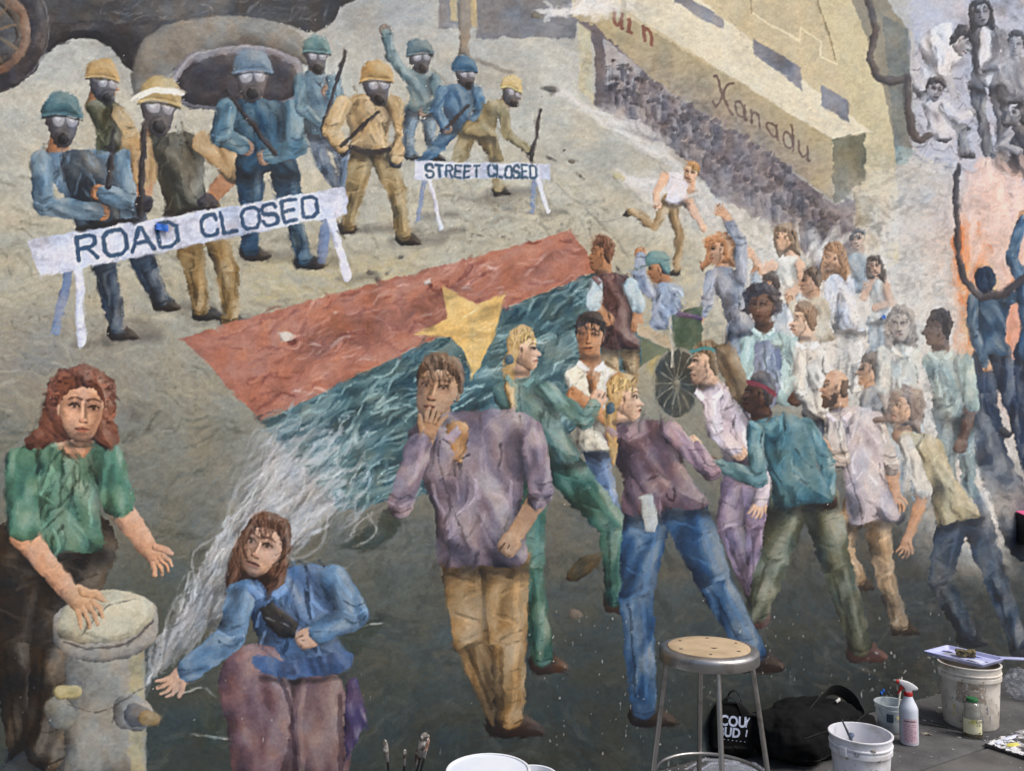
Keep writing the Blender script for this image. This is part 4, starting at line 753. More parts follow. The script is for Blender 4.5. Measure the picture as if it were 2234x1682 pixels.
person('painted person in open white shirt with a clenched fist', 52, (1288, 730, -.25, .05), SKT, (64, 56, 56), 'short', [(1228, 808), (1352, 808), (1368, 980), (1262, 980)], (216, 212, 194), [[(1300, 980), (1330, 1100), (1380, 1230)]], (92, 118, 156), [[(1350, 830), (1372, 950), (1262, 868), True]], SKT, 0., shoe=None, vest=([(1278, 800), (1310, 800), (1294, 870)], SKT))
person('painted person in green top and trousers reaching to the right', 54, (1122, 760, .8), SKL, (190, 154, 96), 'pony', [(1054, 840), (1190, 832), (1264, 1000), (1128, 1020)], (84, 118, 114), [[(1150, 1020), (1156, 1240), (1182, 1430)], [(1220, 1010), (1340, 1150), (1346, 1300)]], (58, 102, 90), [[(1176, 850), (1270, 920), (1290, 880), True]], (92, 128, 120), .9, shoe=(84, 58, 46), leg_r=52, tex=.36, lean=18)
part('painted_boot', 'brown painted boot sole behind the green trousers'); poly([(1236, 1250), (1270, 1212), (1310, 1206), (1304, 1230), (1270, 1262), (1244, 1268)], (70, 60, 40), R=10)
person('painted person in lilac clothes and teal headband beside the cart wheel', 52, (1566, 790, -.9), SKL, (134, 112, 84), 'band', [(1550, 850), (1640, 846), (1664, 1000), (1580, 1000)], (202, 186, 196), [[(1620, 1000), (1590, 1150), (1650, 1300)], [(1650, 1000), (1650, 1150), (1660, 1320)]], (138, 122, 150), [[(1566, 864), (1570, 940), (1606, 980)], [(1640, 860), (1690, 980), (1648, 1090), False]], (206, 192, 202), shoe=None, leg_r=44, tex=.36, lean=-26)
poly([(1560, 760), (1600, 760), (1636, 850), (1650, 900), (1610, 880), (1580, 830)], (134, 112, 84), fold=(1., .4, .5))
person('painted person in long lilac grey shirt and beige trousers', 50, (1850, 842, -.9), SK, (90, 66, 52), 'bald', [(1822, 900), (1936, 900), (1962, 1130), (1852, 1140)], (184, 172, 178), [[(1870, 1100), (1836, 1190), (1870, 1260)], [(1910, 1120), (1930, 1260), (1964, 1360)]], (176, 146, 110), [[(1836, 916), (1850, 1000), (1800, 960)], [(1928, 916), (1956, 1010), (1960, 1080), False, 1]], (196, 182, 172), .6, shoe=(74, 56, 44), leg_r=36, lean=-26)
person('painted person in khaki top and navy trousers leaning left', 46, (2000, 890, -.8, .3), SK, (124, 104, 94), 'curly', [(1976, 950), (2064, 956), (2142, 1120), (2050, 1140)], (178, 166, 128), [[(2080, 1130), (2050, 1270), (2110, 1380)], [(2124, 1120), (2172, 1260), (2222, 1400)]], (56, 74, 98), [[(1994, 968), (2022, 1070), (1976, 1180), False]], (206, 202, 192), .5, shoe=(52, 60, 76), leg_r=42, lean=-22)
person('painted person in teal denim jacket with red hairband', 52, (1690, 856, -.85, .1), SKD, (92, 90, 96), 'redband', [(1650, 926), (1790, 916), (1822, 1090), (1690, 1104)], (70, 116, 128), [[(1724, 1090), (1690, 1220), (1652, 1330)], [(1786, 1080), (1826, 1240), (1876, 1404)]], (92, 100, 84), [[(1668, 940), (1664, 1046), (1578, 1016), True], [(1784, 930), (1818, 1010), (1812, 1080), True, 1]], (78, 124, 136), shoe=(104, 72, 68), leg_r=54, tex=.38, lean=-34)
person('painted person in plum top and blue jeans behind the stool', 56, (1382, 866, .8), SKL, (188, 150, 92), 'pony', [(1326, 936), (1494, 924), (1546, 1100), (1360, 1120)], (112, 90, 102), [[(1412, 1120), (1388, 1300), (1404, 1540)], [(1492, 1110), (1560, 1270), (1640, 1420)]], (50, 88, 130), [[(1480, 940), (1560, 1030), (1532, 980), True]], (150, 124, 140), shoe=(50, 40, 38), leg_r=62, tex=.4, lean=-20)
part('painted_paper_roll', 'pale painted roll of paper in the back pocket of the blue jeans'); poly([(1394, 1078), (1424, 1076), (1436, 1140), (1430, 1160), (1408, 1158)], (170, 178, 180), R=14, sm=False)
# ---- large foreground figures
person('large painted person in grey purple shirt and ochre trousers, one hand at the chin', 76, (956, 846, -.35, .2), (176, 136, 104), (112, 86, 66), 'short', [(880, 930), (1170, 900), (1148, 1224), (958, 1230)], (126, 112, 126), [[(1016, 1230), (1030, 1400), (1096, 1560)], [(1100, 1220), (1108, 1400), (1112, 1560)]], (160, 126, 80), [[(1158, 940), (1182, 1076), (1120, 1172), True]], (134, 118, 132), .56, arms2=[[(914, 972), (872, 1104), (932, 948), False]], shoe=(70, 52, 46), leg_r=66, tex=.42, vest=([(972, 930), (1020, 930), (1004, 1010)], (178, 128, 78)))
person('large painted person in green top with one hand on the hydrant', 82, (176, 888, .3, .08), (214, 158, 122), (126, 76, 58), 'curly', [(42, 966), (256, 966), (222, 1196), (64, 1200)], (84, 128, 106), [[(60, 1190), (30, 1400), (60, 1640)], [(180, 1190), (120, 1400), (100, 1640)]], (66, 56, 46), [[(44, 1010), (52, 1170), (150, 1288), False], [(236, 1000), (262, 1110), (326, 1196), False]], (86, 134, 110), .42, shoe=(70, 80, 88), leg_r=88, arm_r=1.1, vest=([(116, 950), (206, 950), (190, 990), (150, 1000)], (214, 158, 122)))
person('large painted kneeling person in blue blouse and plum trousers', 74, (576, 1190, -.55, .3), (206, 164, 138), (104, 74, 60), 'long', [(516, 1270), (740, 1240), (752, 1440), (560, 1470)], (84, 118, 164), (), (122, 92, 102), [[(528, 1292), (504, 1390), (396, 1474), False], [(728, 1262), (776, 1340), (684, 1384), True]], (96, 134, 172), .92, shoe=None, leg_r=74, arm_r=1.15, tex=.36)
for pts_, c_ in (([(600, 1470), (700, 1450), (730, 1500), (640, 1640), (590, 1600)], (58, 44, 50)), ([(476, 1500), (492, 1436), (548, 1402), (604, 1420), (632, 1490), (640, 1580), (652, 1700), (520, 1700), (496, 1590)], (124, 92, 100)), ([(628, 1620), (640, 1520), (676, 1460), (728, 1462), (758, 1540), (752, 1700), (622, 1700)], (128, 100, 104))): poly(pts_, c_, R=60, fold=(1.5, .3, 1.2), rough=2.)
line([(520, 1440), (560, 1420), (596, 1450)], (190, 150, 150), 12, True, .35); line([(662, 1490), (656, 1580), (660, 1680)], (196, 164, 150), 12, True, .4); line([(612, 1470), (636, 1560), (644, 1690)], (60, 42, 52), 10, True, .5); line([(742, 1520), (744, 1690)], (66, 48, 60), 12, True, .5)
poly([(556, 1430), (640, 1440), (760, 1420), (756, 1462), (690, 1474), (620, 1480), (566, 1462)], (78, 108, 158), R=0, fold=(1.2, .3, .6), rough=2.5); soft([(570, 1478), (640, 1490), (750, 1474)], 8, .4)
part('painted_wrench', 'black painted pipe wrench held by the kneeling person'); poly([(566, 1330), (592, 1312), (650, 1360), (640, 1390), (604, 1388)], (44, 44, 48), R=12, sm=False); line([(584, 1346), (600, 1352)], (150, 154, 160), 3); line([(610, 1356), (626, 1364)], (150, 154, 160), 3)
part('painted_cloth', 'violet painted cloth beside the kneeling person'); poly([(754, 1510), (774, 1476), (786, 1500), (800, 1560), (790, 1592), (752, 1650)], (84, 70, 112), fold=(1.2, .35, .6))
# ---- hydrant
HY = (146, 140, 122)
KH = part('painted_hydrant', 'large painted yellow grey fire hydrant at the lower left of the mural')
poly([(142, 1410), (318, 1410), (320, 1690), (140, 1690)], (150, 150, 143), R=70, sm=False, fold=(1.5, .14, 1.6)); dp = Patch(100, 350, 1280, 1700); DET[dp.sl] = np.maximum(DET[dp.sl], .75); poly([(284, 1416), (312, 1416), (312, 1690), (286, 1690)], (196, 184, 140), R=0, rough=5, aa=8, alpha=.75)
poly([(114, 1360), (130, 1330), (230, 1290), (330, 1310), (344, 1350), (336, 1400), (290, 1430), (200, 1444), (130, 1420)], (158, 154, 146), R=26)
poly([(124, 1366), (150, 1320), (240, 1286), (320, 1304), (334, 1344), (280, 1390), (190, 1404), (136, 1392)], (190, 184, 158), R=50)
poly([(186, 1370), (230, 1316), (290, 1304), (324, 1326), (300, 1370), (240, 1392), (196, 1388)], (208, 202, 174), R=34); line([(140, 1400), (200, 1414), (284, 1398), (332, 1354)], (84, 80, 80), 5, True, .7); line([(180, 1384), (230, 1326), (296, 1304)], (100, 96, 92), 3, True, .6)
limb([(126, 1548, 30), (134, 1560, 32)], (142, 142, 132), .1); limb([(130, 1510, 14), (166, 1508, 14)], (186, 174, 122), .1)
limb([(284, 1552, 40), (296, 1556, 38)], (150, 150, 148), .1); limb([(296, 1560, 26), (306, 1562, 24)], (104, 106, 112), .1); limb([(318, 1566, 16), (336, 1568, 13)], (156, 132, 92), .1)
line([(146, 1536), (220, 1552), (312, 1500)], (88, 86, 80), 3, True, .6)
CUR[0] = [i for i in PARTS if 'one hand on the hydrant' in (PARTS[i][1] or '')][0]
hand(176, 1310, 34, (214, 164, 122), .95)
CUR[0] = 0
haze(1900, 760, 260, 190, (206, 204, 200), .2, 0, 92, .2); haze(2050, 860, 170, 240, (200, 196, 190), .2, 0, 93, .2); haze(2060, 1330, 260, 170, (52, 56, 56), .45, 0, 94, .2)
keepC = C.copy()
for a_ in ((1800, 700, 260, 170, .9, 101), (1960, 800, 160, 260, .95, 102), (2080, 1000, 130, 260, .95, 103), (2160, 1130, 90, 150, .85, 104), (1700, 600, 200, 120, .8, 105), (1560, 470, 220, 70, .7, 106)): haze(*a_[:4], (222, 219, 212), a_[4], 0, a_[5], .12)
C[:] = np.where((ID > 0)[..., None], keepC * .86 + C * .14, C)
g_ = C.mean(2, keepdims=True); C[:] = g_ + (C - g_) * .80
warp()
bd = (ID == KB) | np.isin(ID, [i for i in PARTS if PARTS[i][0] in ('painted_barrier', 'painted_window', 'painted_far_wall', 'painted_rooftop', 'painted_distant_crowd')]); DET[bd] = np.maximum(DET[bd], .7)
fg = (ID > 0)[..., None]; C[:] = np.where(fg, np.clip(.40 + (C - .42) * 1.16, .02, .97), C)
lo = np.clip((GY - 1000) / 600, 0, 1)[..., None]; C[:] = np.where(fg, C * (1 - .12 * lo), C)
painterly(30000, 13, 3.0, .025, .5, seed=3); painterly(50000, 9, 1.7, .032, .32, seed=4, keep=.82)
# ---- wear: chips along outlines with painted glints, drips, grime near the ground
ed = np.zeros(ID.shape, np.float32); ed[1:, :] += ID[1:] != ID[:-1]; ed[:, 1:] += ID[:, 1:] != ID[:, :-1]; ed = np.minimum(ed, 1)
for _ in range(2): ed = np.maximum.reduce([ed, np.roll(ed, 1, 0) * .8, np.roll(ed, -1, 0) * .8, np.roll(ed, 1, 1) * .8, np.roll(ed, -1, 1) * .8])
cl = np.clip((fbm(GX / 70, GY / 60, 131) - .42) * 4, 0, 1)
up = np.clip((1000 - GY) / 700, 0.15, 1) * np.clip((1500 - GX) / 500, .25, 1)
fine = vn(GX / 3.4, GY / 3.0, 141) * .6 + vn(GX / 6.5, GY / 5.5, 143) * .4
edb = ed.copy()
for _ in range(3): edb = np.maximum.reduce([edb, np.roll(edb, 1, 0) * .75, np.roll(edb, -1, 0) * .75, np.roll(edb, 1, 1) * .75, np.roll(edb, -1, 1) * .75])
cl2 = np.clip((fbm(GX / 120, GY / 95, 137) - .45) * 5, 0, 1)
chip_glint = fine > .972 - .20 * edb * cl2 * up - .045 * cl * up
cc = np.where(chip_glint, .62 + .3 * rng.random(ID.shape), 0)[..., None]; C[:] = np.where(chip_glint[..., None], C * .3 + cc * .7 * np.array((1, .99, .95)), C)  # pale specks: worn chips with their glints put into the paint colour
dk = (rng.random(ID.shape) < .00005 * (.3 + np.clip((fbm(GX / 50, GY / 50, 133) - .5) * 5, 0, 1) * 3))[..., None]; C[:] = np.where(dk, C * .45, C)
for _ in range(420):
    x = rng.uniform(-30, 2250) if rng.random() < .35 else rng.uniform(1180, 2100); y = rng.uniform(1330, 1700); l = rng.uniform(1, 5) if rng.random() < .86 else rng.uniform(6, 16)
    if fbm(np.array([[x / 60]]), np.array([[y / 60]]), 171)[0, 0] < .47: continue
    line([(x, y), (x + rng.normal(0, 1), y + l)], (196, 198, 194), rng.uniform(.7, 1.7), False, rng.uniform(.25, .7))
dabs(80, (1880, 2060, 1420, 1560), (160, 162, 158), 6, 1.6, 1.2, .8, .7, lambda x, y: rng.random() < .5, 20)
for _ in range(26):      # hairline cracks
    x, y = rng.uniform(0, 2234), rng.uniform(0, 1400); P_ = [(x, y)]; a_ = rng.uniform(-.5, .5)
    for i in range(6): a_ += rng.normal(0, .35); x += 22 * np.cos(a_); y += 22 * np.sin(a_); P_.append((x, y))
    line(P_, (96, 92, 86), 1.3, False, .22)
B_ = sum(np.roll(np.roll(C, i, 0), j, 1) for i in (-2, -1, 0, 1, 2) for j in (-2, -1, 0, 1, 2)) / 25; C[:] = C + (C - B_) * .5
C *= (1 + (HF - .5) * .13 + (N1 - .5) * .05)[..., None]
np.clip(C, .01, .96, out=C)
# ---------------- the wall: dense painted face, split into its painted parts ----------------
UW = np.array((.86016, .510025)); NW = np.array((.510025, -.86016)); CW = -2.959567; BASE = np.array((.697, 3.854))
F_ = 1800.; cp, sp = math.cos(PITCH), math.sin(PITCH)
rx = (GX - 1117) / F_; ry = (GY - 841) / F_
RX = rx; RY = cp + ry * sp; RZ = sp - ry * cp            # layout sheet -> wall plane
tt = CW / (NW[0] * RX + NW[1] * RY)
PX, PY, PZ = RX * tt, RY * tt, RZ * tt + CAM_H
PU = (PX - BASE[0]) * UW[0] + (PY - BASE[1]) * UW[1]
relief = .0009 * (fbm(PU / .030, PZ / .030, 201, 3) - .5) + .006 * (fbm(PU / .35, PZ / .35, 205, 2) - .5) + .0004 * (vn(PU / .009, PZ / .009, 209) - .5)
foot = np.clip(1 - PZ / .12, 0, 1); relief = relief * (1 + 2.5 * foot) + foot * .012
PX = PX + NW[0] * relief; PY = PY + NW[1] * relief
PX, PY, PZ = [a.astype(np.float32) for a in (PX, PY, PZ)]
VCO = np.stack([PX, PY, PZ], -1).reshape(-1, 3)
lc = np.where(C < .04045, C / 12.92, ((C + .055) / 1.055) ** 2.4) * PAINT_GAIN
VCOL = np.concatenate([np.clip(lc, 0, .9), np.ones((NY, NX, 1), np.float32)], -1).reshape(-1, 4).astype(np.float32)
idx = np.arange(NY * NX).reshape(NY, NX)
FQ = np.stack([idx[1:, :-1], idx[1:, 1:], idx[:-1, 1:], idx[:-1, :-1]], -1).reshape(-1, 4)
zz = PZ; keep = (np.maximum.reduce([zz[1:, :-1], zz[1:, 1:], zz[:-1, 1:], zz[:-1, :-1]]) > -.02).ravel()
FID = np.where(keep, ID[:-1, :-1].ravel(), -1)
mp = bpy.data.materials.new('wall_paint'); mp.use_nodes = True; nt = mp.node_tree; N = nt.nodes; b = N['Principled BSDF']
at = N.new('ShaderNodeAttribute'); at.attribute_name = 'paint'; tc = N.new('ShaderNodeTexCoord')
n1 = N.new('ShaderNodeTexNoise'); n1.inputs['Scale'].default_value = 90; n1.inputs['Detail'].default_value = 6; n1.inputs['Roughness'].default_value = .7
n2 = N.new('ShaderNodeTexNoise'); n2.inputs['Scale'].default_value = 7; n2.inputs['Detail'].default_value = 3
for q in (n1, n2): nt.links.new(tc.outputs['Object'], q.inputs['Vector'])
bp = N.new('ShaderNodeBump'); bp.inputs['Strength'].default_value = .28; bp.inputs['Distance'].default_value = .0025; nt.links.new(n1.outputs[0], bp.inputs['Height']); nt.links.new(bp.outputs[0], b.inputs['Normal'])
mr = N.new('ShaderNodeMapRange'); mr.inputs[3].default_value = .52; mr.inputs[4].default_value = .85; nt.links.new(n2.outputs[0], mr.inputs[0]); nt.links.new(mr.outputs[0], b.inputs['Roughness'])
b.inputs['Specular IOR Level'].default_value = .35; nt.links.new(at.outputs['Color'], b.inputs['Base Color'])
def face_mesh(name, sel):
    f = FQ[sel]; u, inv = np.unique(f, return_inverse=True); inv = inv.reshape(-1)
    me = bpy.data.meshes.new(name); me.vertices.add(len(u)); me.vertices.foreach_set('co', VCO[u].ravel())
    nf = len(f); me.loops.add(nf * 4); me.loops.foreach_set('vertex_index', inv.astype(np.int32)); me.polygons.add(nf); me.polygons.foreach_set('loop_start', np.arange(0, nf * 4, 4, dtype=np.int32))
    me.update(calc_edges=True)
    a = me.attributes.new('paint', 'FLOAT_COLOR', 'POINT'); a.data.foreach_set('color', VCOL[u].ravel())
    # shared smooth normals so that neighbouring painted parts meet without a seam
    me.polygons.foreach_set('use_smooth', np.ones(nf, bool)); me.normals_split_custom_set_from_vertices(VNO[u].tolist()) if nf < 200000 else None
    me.materials.append(mp); return me
def grid_normals():
    P = np.stack([PX, PY, PZ], -1); du = np.gradient(P, axis=1); dv = np.gradient(P, axis=0); n = np.cross(dv, du); n /= np.linalg.norm(n, axis=-1, keepdims=True) + 1e-12
    if (n[NY // 2, NX // 2, :2] @ NW) < 0: n = -n
    return n.reshape(-1, 3)
VNO = grid_normals()
wall_o = bpy.data.objects.new('mural_wall', face_mesh('mural_wall', FID == 0)); col.objects.link(wall_o)
tag(wall_o, 'rough stuccoed wall covered by a weathered painted mural of a street crowd', 'wall')
POBJ = {}
for k, (nm, lb, par) in PARTS.items():
    s_ = FID == k
    if s_.sum() < 4: continue
    o = bpy.data.objects.new(nm, face_mesh(nm, s_)); col.objects.link(o); o.parent = POBJ.get(par, wall_o); POBJ[k] = o
    if lb: o['label'] = lb
def wp(u, z, d=0.):                       # point on the wall: metres along it, height, distance in front
    return Vector((BASE[0] + UW[0] * u + NW[0] * d, BASE[1] + UW[1] * u + NW[1] * d, z))
WROT = math.atan2(UW[1], UW[0])
bmc = box(-4.2, 14, .03, .33, -.05, 5.2); co_ = obj('wall_core', bmc, mat('bare_stucco', (120, 116, 108), .9, c2=(96, 94, 90), scale=3, bump=.5, bscale=60), wall_o, False)
co_.location = (BASE[0], BASE[1], 0); co_.rotation_euler = (0, 0, WROT)
# ---------------- ground and pavement slabs ----------------
bm = bmesh.new(); s_ = 150; bm.faces.new([bm.verts.new(v) for v in ((-s_, -s_, -.03), (s_, -s_, -.03), (s_, s_, -.03), (-s_, s_, -.03))]); g_ = obj('ground', bm, mat('ground_asphalt', (60, 60, 60), .9, c2=(48, 48, 48), scale=.6, bump=.4, bscale=90), None, False); g_['kind'] = 'structure'
concrete = mat('concrete', (98, 97, 97), .88, c2=(64, 64, 66), scale=3.4, thr=(.36, .66), c3=(124, 121, 117), s3=170., thr3=(.58, .70), bump=.9, bscale=150, spec=.3)
concrete2 = mat('concrete_pale', (112, 110, 107), .88, c2=(82, 81, 80), scale=3.6, thr=(.36, .66), c3=(140, 136, 131), s3=160., thr3=(.58, .70), bump=.9, bscale=150, spec=.3)
pv = thing('pavement', 'grey concrete pavement of large slabs along the foot of the wall', 'pavement', (BASE[0], BASE[1], 0), WROT); pv['kind'] = 'structure'; del pv['label'], pv['category']
rd = random.Random(5)
for r_, (d0, d1) in enumerate(((.0, .62), (.62, 1.9), (1.9, 3.2), (3.2, 4.5))):
    x = -4.2 + (.95 if r_ % 2 else .3)
    while x < 8:
        wd = (2.75 if r_ == 0 else 1.85); dz = rd.uniform(-.0015, .0015)
        b_ = box(x + .004, x + wd - .004, -d1 + .004, -d0 - (.004 if r_ else .016), -.09, dz, .006)
        obj('slab', b_, concrete if r_ == 0 else concrete2, pv); x += wd
# ---------------- the painter's things ----------------
white_pl = mat('white_plastic', (224, 224, 230), .45, c2=(186, 182, 176), scale=11, thr=(.48, .72), c3=(112, 106, 100), s3=38, thr3=(.64, .72), bump=.05, bscale=300)
old_pl = mat('old_white_plastic', (218, 211, 200), .52, c2=(170, 160, 147), scale=9, thr=(.45, .70), c3=(104, 96, 86), s3=34, thr3=(.62, .70), bump=.08, bscale=200)
clean_pl = mat('clean_white_plastic', (232, 236, 242), .4, c2=(222, 224, 226), scale=6, bump=.03, bscale=300)
steel = mat('brushed_steel', (178, 176, 174), .38, 1., c2=(136, 130, 124), scale=14, thr=(.5, .7), c3=(86, 78, 70), s3=50, thr3=(.70, .78), bump=.06, bscale=260)
black_fab = mat('black_canvas', (17, 17, 18), .9, c2=(11, 11, 12), scale=18, bump=.35, bscale=600, spec=.18, c3=(44, 42, 40), s3=26, thr3=(.62, .74))
rubber = mat('dark_rubber', (30, 30, 30), .8)
def face_az(o): return math.atan2(-o.location.y, -o.location.x)     # azimuth towards the viewer's side of the street
# --- stool
st = thing('stool', 'metal workshop stool with a tan hardboard seat, standing in front of the wall', 'stool', (.729, 3.103, 0))
rim = lathe([(.150, .7315), (.153, .7340), (.163, .7338), (.172, .7315), (.1785, .7270), (.1812, .7215), (.1818, .716), (.1820, .692), (.1812, .6875), (.1790, .6865), (.1775, .690), (.1765, .712), (.172, .719), (.12, .721), (.0, .721)], 64); obj('seat_rim', rim, steel, st)
pad_m = mat('hardboard', (188, 166, 134), .72, c2=(166, 144, 114), scale=9, thr=(.42, .66), c3=(112, 88, 64), s3=34, thr3=(.69, .74), bump=.1, bscale=300)
pd = obj('seat_pad', lathe([(0, .7375), (.10, .7378), (.1465, .7372), (.1492, .7355), (.1494, .7312), (.0, .7305)], 64), pad_m, st)
hole = mat('screw_hole', (38, 30, 24), .8)
for k in range(6):
    a = R(20 + 60 * k); obj('screw', lathe([(0, .7384), (.0045, .7384), (.006, .7378), (.0065, .7374)], 10, c=(.118 * math.cos(a), .118 * math.sin(a)), sx=1.4 if k % 2 else 1.), hole, pd)
obj('scuff', lathe([(0, .7382), (.006, .7381), (.008, .7376)], 9, c=(.012, -.03), sx=1.8, wob=.3), hole, pd)
for k in range(4):
    a = R(-92 + 90 * k); ca, sa = math.cos(a), math.sin(a); lg = obj('leg', tube([(.150 * ca, .150 * sa, .716), (.155 * ca, .155 * sa, .69), (.242 * ca, .242 * sa, .03)], .0098, 16), steel, st)
    obj('foot_cap', tube([(.2405 * ca, .2405 * sa, .045), (.2465 * ca, .2465 * sa, 0.001)], .0135, 14), rubber, lg)
zr = .272; rr = .155 + (.69 - zr) / .66 * .087 - .012
obj('foot_ring', tube([(rr * math.cos(a), rr * math.sin(a), zr) for a in (2 * math.pi * k / 72 for k in range(72))], .0068, 12, closed=True), steel, st)
# --- pails and tubs
def pail(name, label, loc, r0, r1, h, m, bands=2, inner=.012, cat='bucket', ears=True, lip=True, wob=.0, th=.003):
    t = thing(name, label, cat, loc)
    prof = [(0, .004), (r0 - .012, .001), (r0 - .004, .003), (r0, .010)]
    rad = lambda z: r0 + (r1 - r0) * z / h
    zb = h - .075
    prof += [(rad(h * .3), h * .3), (rad(h * .6), h * .6), (rad(zb), zb)]
    if bands:
        for k in range(bands):
            z = zb + k * .03; prof += [(rad(z) + .001, z + .002), (rad(z) + .0075, z + .0035), (rad(z) + .0075, z + .007 + (.014 if k == 0 else 0)), (rad(z) + .001, z + .010 + (.014 if k == 0 else 0))]
    else: prof += [(rad(h * .95), h * .95)]
    if lip: prof += [(rad(h) + .001, h - .008), (rad(h) + .0055, h - .006), (rad(h) + .006, h - .001), (rad(h) + .003, h + .001)]
    prof += [(rad(h) - th, h), (rad(h * .6) - th, h * .6), (r0 - th, inner), (0, inner - .002)]
    obj('body', lathe(prof, 64, wob=wob), m, t)
    if ears:
        for s in (-1, 1):
            b_ = box(s * (r1 + .002) - .008, s * (r1 + .002) + .008, -.016, .016, h - .07, h - .03, .004); obj('handle_lug', b_, m, t)
    return t
big = pail('bucket', 'tall white bucket with a scraped brown label, carrying the lavender tray', (2.402, 4.406, 0), .128, .145, .318, old_pl, 2)
big.rotation_euler[2] = R(-8)
lab = mat('scraped_paper', (178, 164, 148), .9, c2=(138, 122, 108), scale=30, thr=(.42, .6), c3=(210, 203, 192), s3=60, thr3=(.55, .64), bump=.4, bscale=120)
fa = face_az(big) - big.rotation_euler[2]
obj('label_remains', cyl_patch(.1356, fa - .46, fa + .50, .142, .262, .0016, 18, 8, .55, 3, r1=.1420), lab, big)
smear = mat('dried_paint_smear', (142, 142, 146), .7, c2=(176, 176, 180), scale=60)
ysm = mat('yellow_paint_smear', (196, 176, 84), .7, c2=(210, 200, 150), scale=60)
for k, (a, z, w_, h_) in enumerate(((.42, .05, .02, .035), (.60, .09, .03, .04), (-.62, .07, .035, .05), (.36, .03, .02, .03), (.72, .05, .02, .03))):
    obj('paint_smear', cyl_patch(.128 + .017 * z / .318, fa + a, fa + a + w_, z, z + h_, .0012, 4, 5, .5, 20 + k, r1=.128 + .017 * (z + h_) / .318), ysm if k == 2 else smear, big)
fb = pail('bucket', 'low white bucket with a dark brush handle leaning inside it, nearest the black bags', (1.482, 3.581, 0), .105, .124, .252, white_pl, 2, wob=.006)
fa2 = face_az(fb); fb.rotation_euler[2] = R(35)
obj('printed_mark', cyl_patch(.1168, fa2 - R(35) + .28, fa2 - R(35) + .58, .128, .146, .0009, 8, 3, .4, 9, r1=.1182), mat('faded_print', (150, 148, 150), .7, c2=(206, 206, 210), scale=160, thr=(.42, .55)), fb)
def brush(name, label, a, b, handle_m, bristle_m, w_=.011, group=None, cat='paintbrush', rad=.004, tipfirst=True, tip=.05):
    """a = handle end, b = bristle tip"""
    A, B = Vector(a), Vector(b); d = (B - A).normalized(); L = (B - A).length; t = thing(name, label, cat, a, 0, group)
    Z = Vector((0, 0, 1)); q = Z.rotation_difference(d); t.rotation_mode = 'QUATERNION'; t.rotation_quaternion = q
    obj('handle', tube([(0, 0, 0), (0, 0, L * .3), (0, 0, L * .6), (0, 0, L - tip - .025)], [rad * .6, rad * 1.05, rad * .8, rad * 1.0], 12), handle_m, t)
    bm = lathe([(rad * 1.02, L - tip - .028), (w_ * .62, L - tip - .02), (w_ * .66, L - tip)], 16, sy=.6); obj('ferrule', bm, steel, t)
    bm = lathe([(w_ * .64, L - tip - .002), (w_ * .8, L - tip * .5), (w_ * .62, L - tip * .12), (w_ * .2, L), (0, L)], 16, sy=.5, wob=.08); obj('bristles', bm, bristle_m, t)
    return t
dark_wood = mat('dark_blue_wood', (26, 32, 46), .4, c2=(48, 54, 66), scale=30); crust = mat('paint_crusted_bristle', (128, 122, 114), .9, c2=(60, 54, 50), scale=70, thr=(.45, .55), c3=(214, 212, 206), s3=90, thr3=(.56, .62), bump=.5, bscale=500)
c0 = Vector((1.482, 3.581, 0))
brush('paintbrush', 'dark handled brush leaning inside the low white bucket', c0 + Vector((-.045, .085, .276)), c0 + Vector((.035, -.055, .025)), dark_wood, crust, rad=.0055)
blsm = mat('blue_grey_smear', (92, 112, 146), .6, c2=(150, 162, 184), scale=50)
for k, (a, z, w_, h_) in enumerate(((-.5, .17, .05, .02), (-.2, .19, .16, .012), (.35, .215, .1, .012), (.6, .175, .05, .012))):
    obj('paint_smear', cyl_patch(.105 + .019 * z / .252, fa2 - R(35) + a, fa2 - R(35) + a + w_, z, z + h_, .0011 if z < .17 else .009, 5, 4, .6, 60 + k, r1=.105 + .019 * (z + h_) / .252), smear if k % 2 else mat('grime', (142, 132, 118), .8, c2=(190, 184, 174), scale=50), fb)
for k, (a, z, w_, h_) in enumerate(((2.6, .12, .25, .05), (3.4, .15, .2, .06), (2.9, .08, .3, .04))):
    pt = cyl_patch(.105 + .019 * z / .252 - .0048, fa2 - R(35) + a, fa2 - R(35) + a + w_, z, z + h_, .0006, 6, 5, .8, 80 + k, r1=.105 + .019 * (z + h_) / .252 - .0048); bmesh.ops.reverse_faces(pt, faces=pt.faces); obj('inner_smear', pt, blsm, fb)
# full white pail at the bottom edge and the tub behind it
wp1 = pail('bucket', 'wide white bucket filled with white paint, cut by the bottom edge of the picture', (-.082, 2.905, 0), .122, .140, .37, clean_pl, 2)
obj('paint', lathe([(0, .3655), (.10, .3655), (.1362, .366), (.1365, .362), (0, .358)], 64), mat('white_paint', (226, 232, 240), .35, c2=(218, 226, 238), scale=3, spec=.4), wp1)
wp2 = pail('tub', 'small white tub with a blue brush handle, right of the wide white bucket', (.078, 3.105, 0), .072, .084, .272, clean_pl, 1, cat='tub', ears=False)
obj('rim_drip', cyl_patch(.0875, R(150), R(172), .246, .276, .002, 6, 4, .6, 4), ysm, wp2)
brush('paintbrush', 'blue handled brush standing in the small white tub', (.060, 3.030, .305), (.095, 3.15, .02), mat('blue_handle', (52, 98, 150), .4), crust, rad=.006)
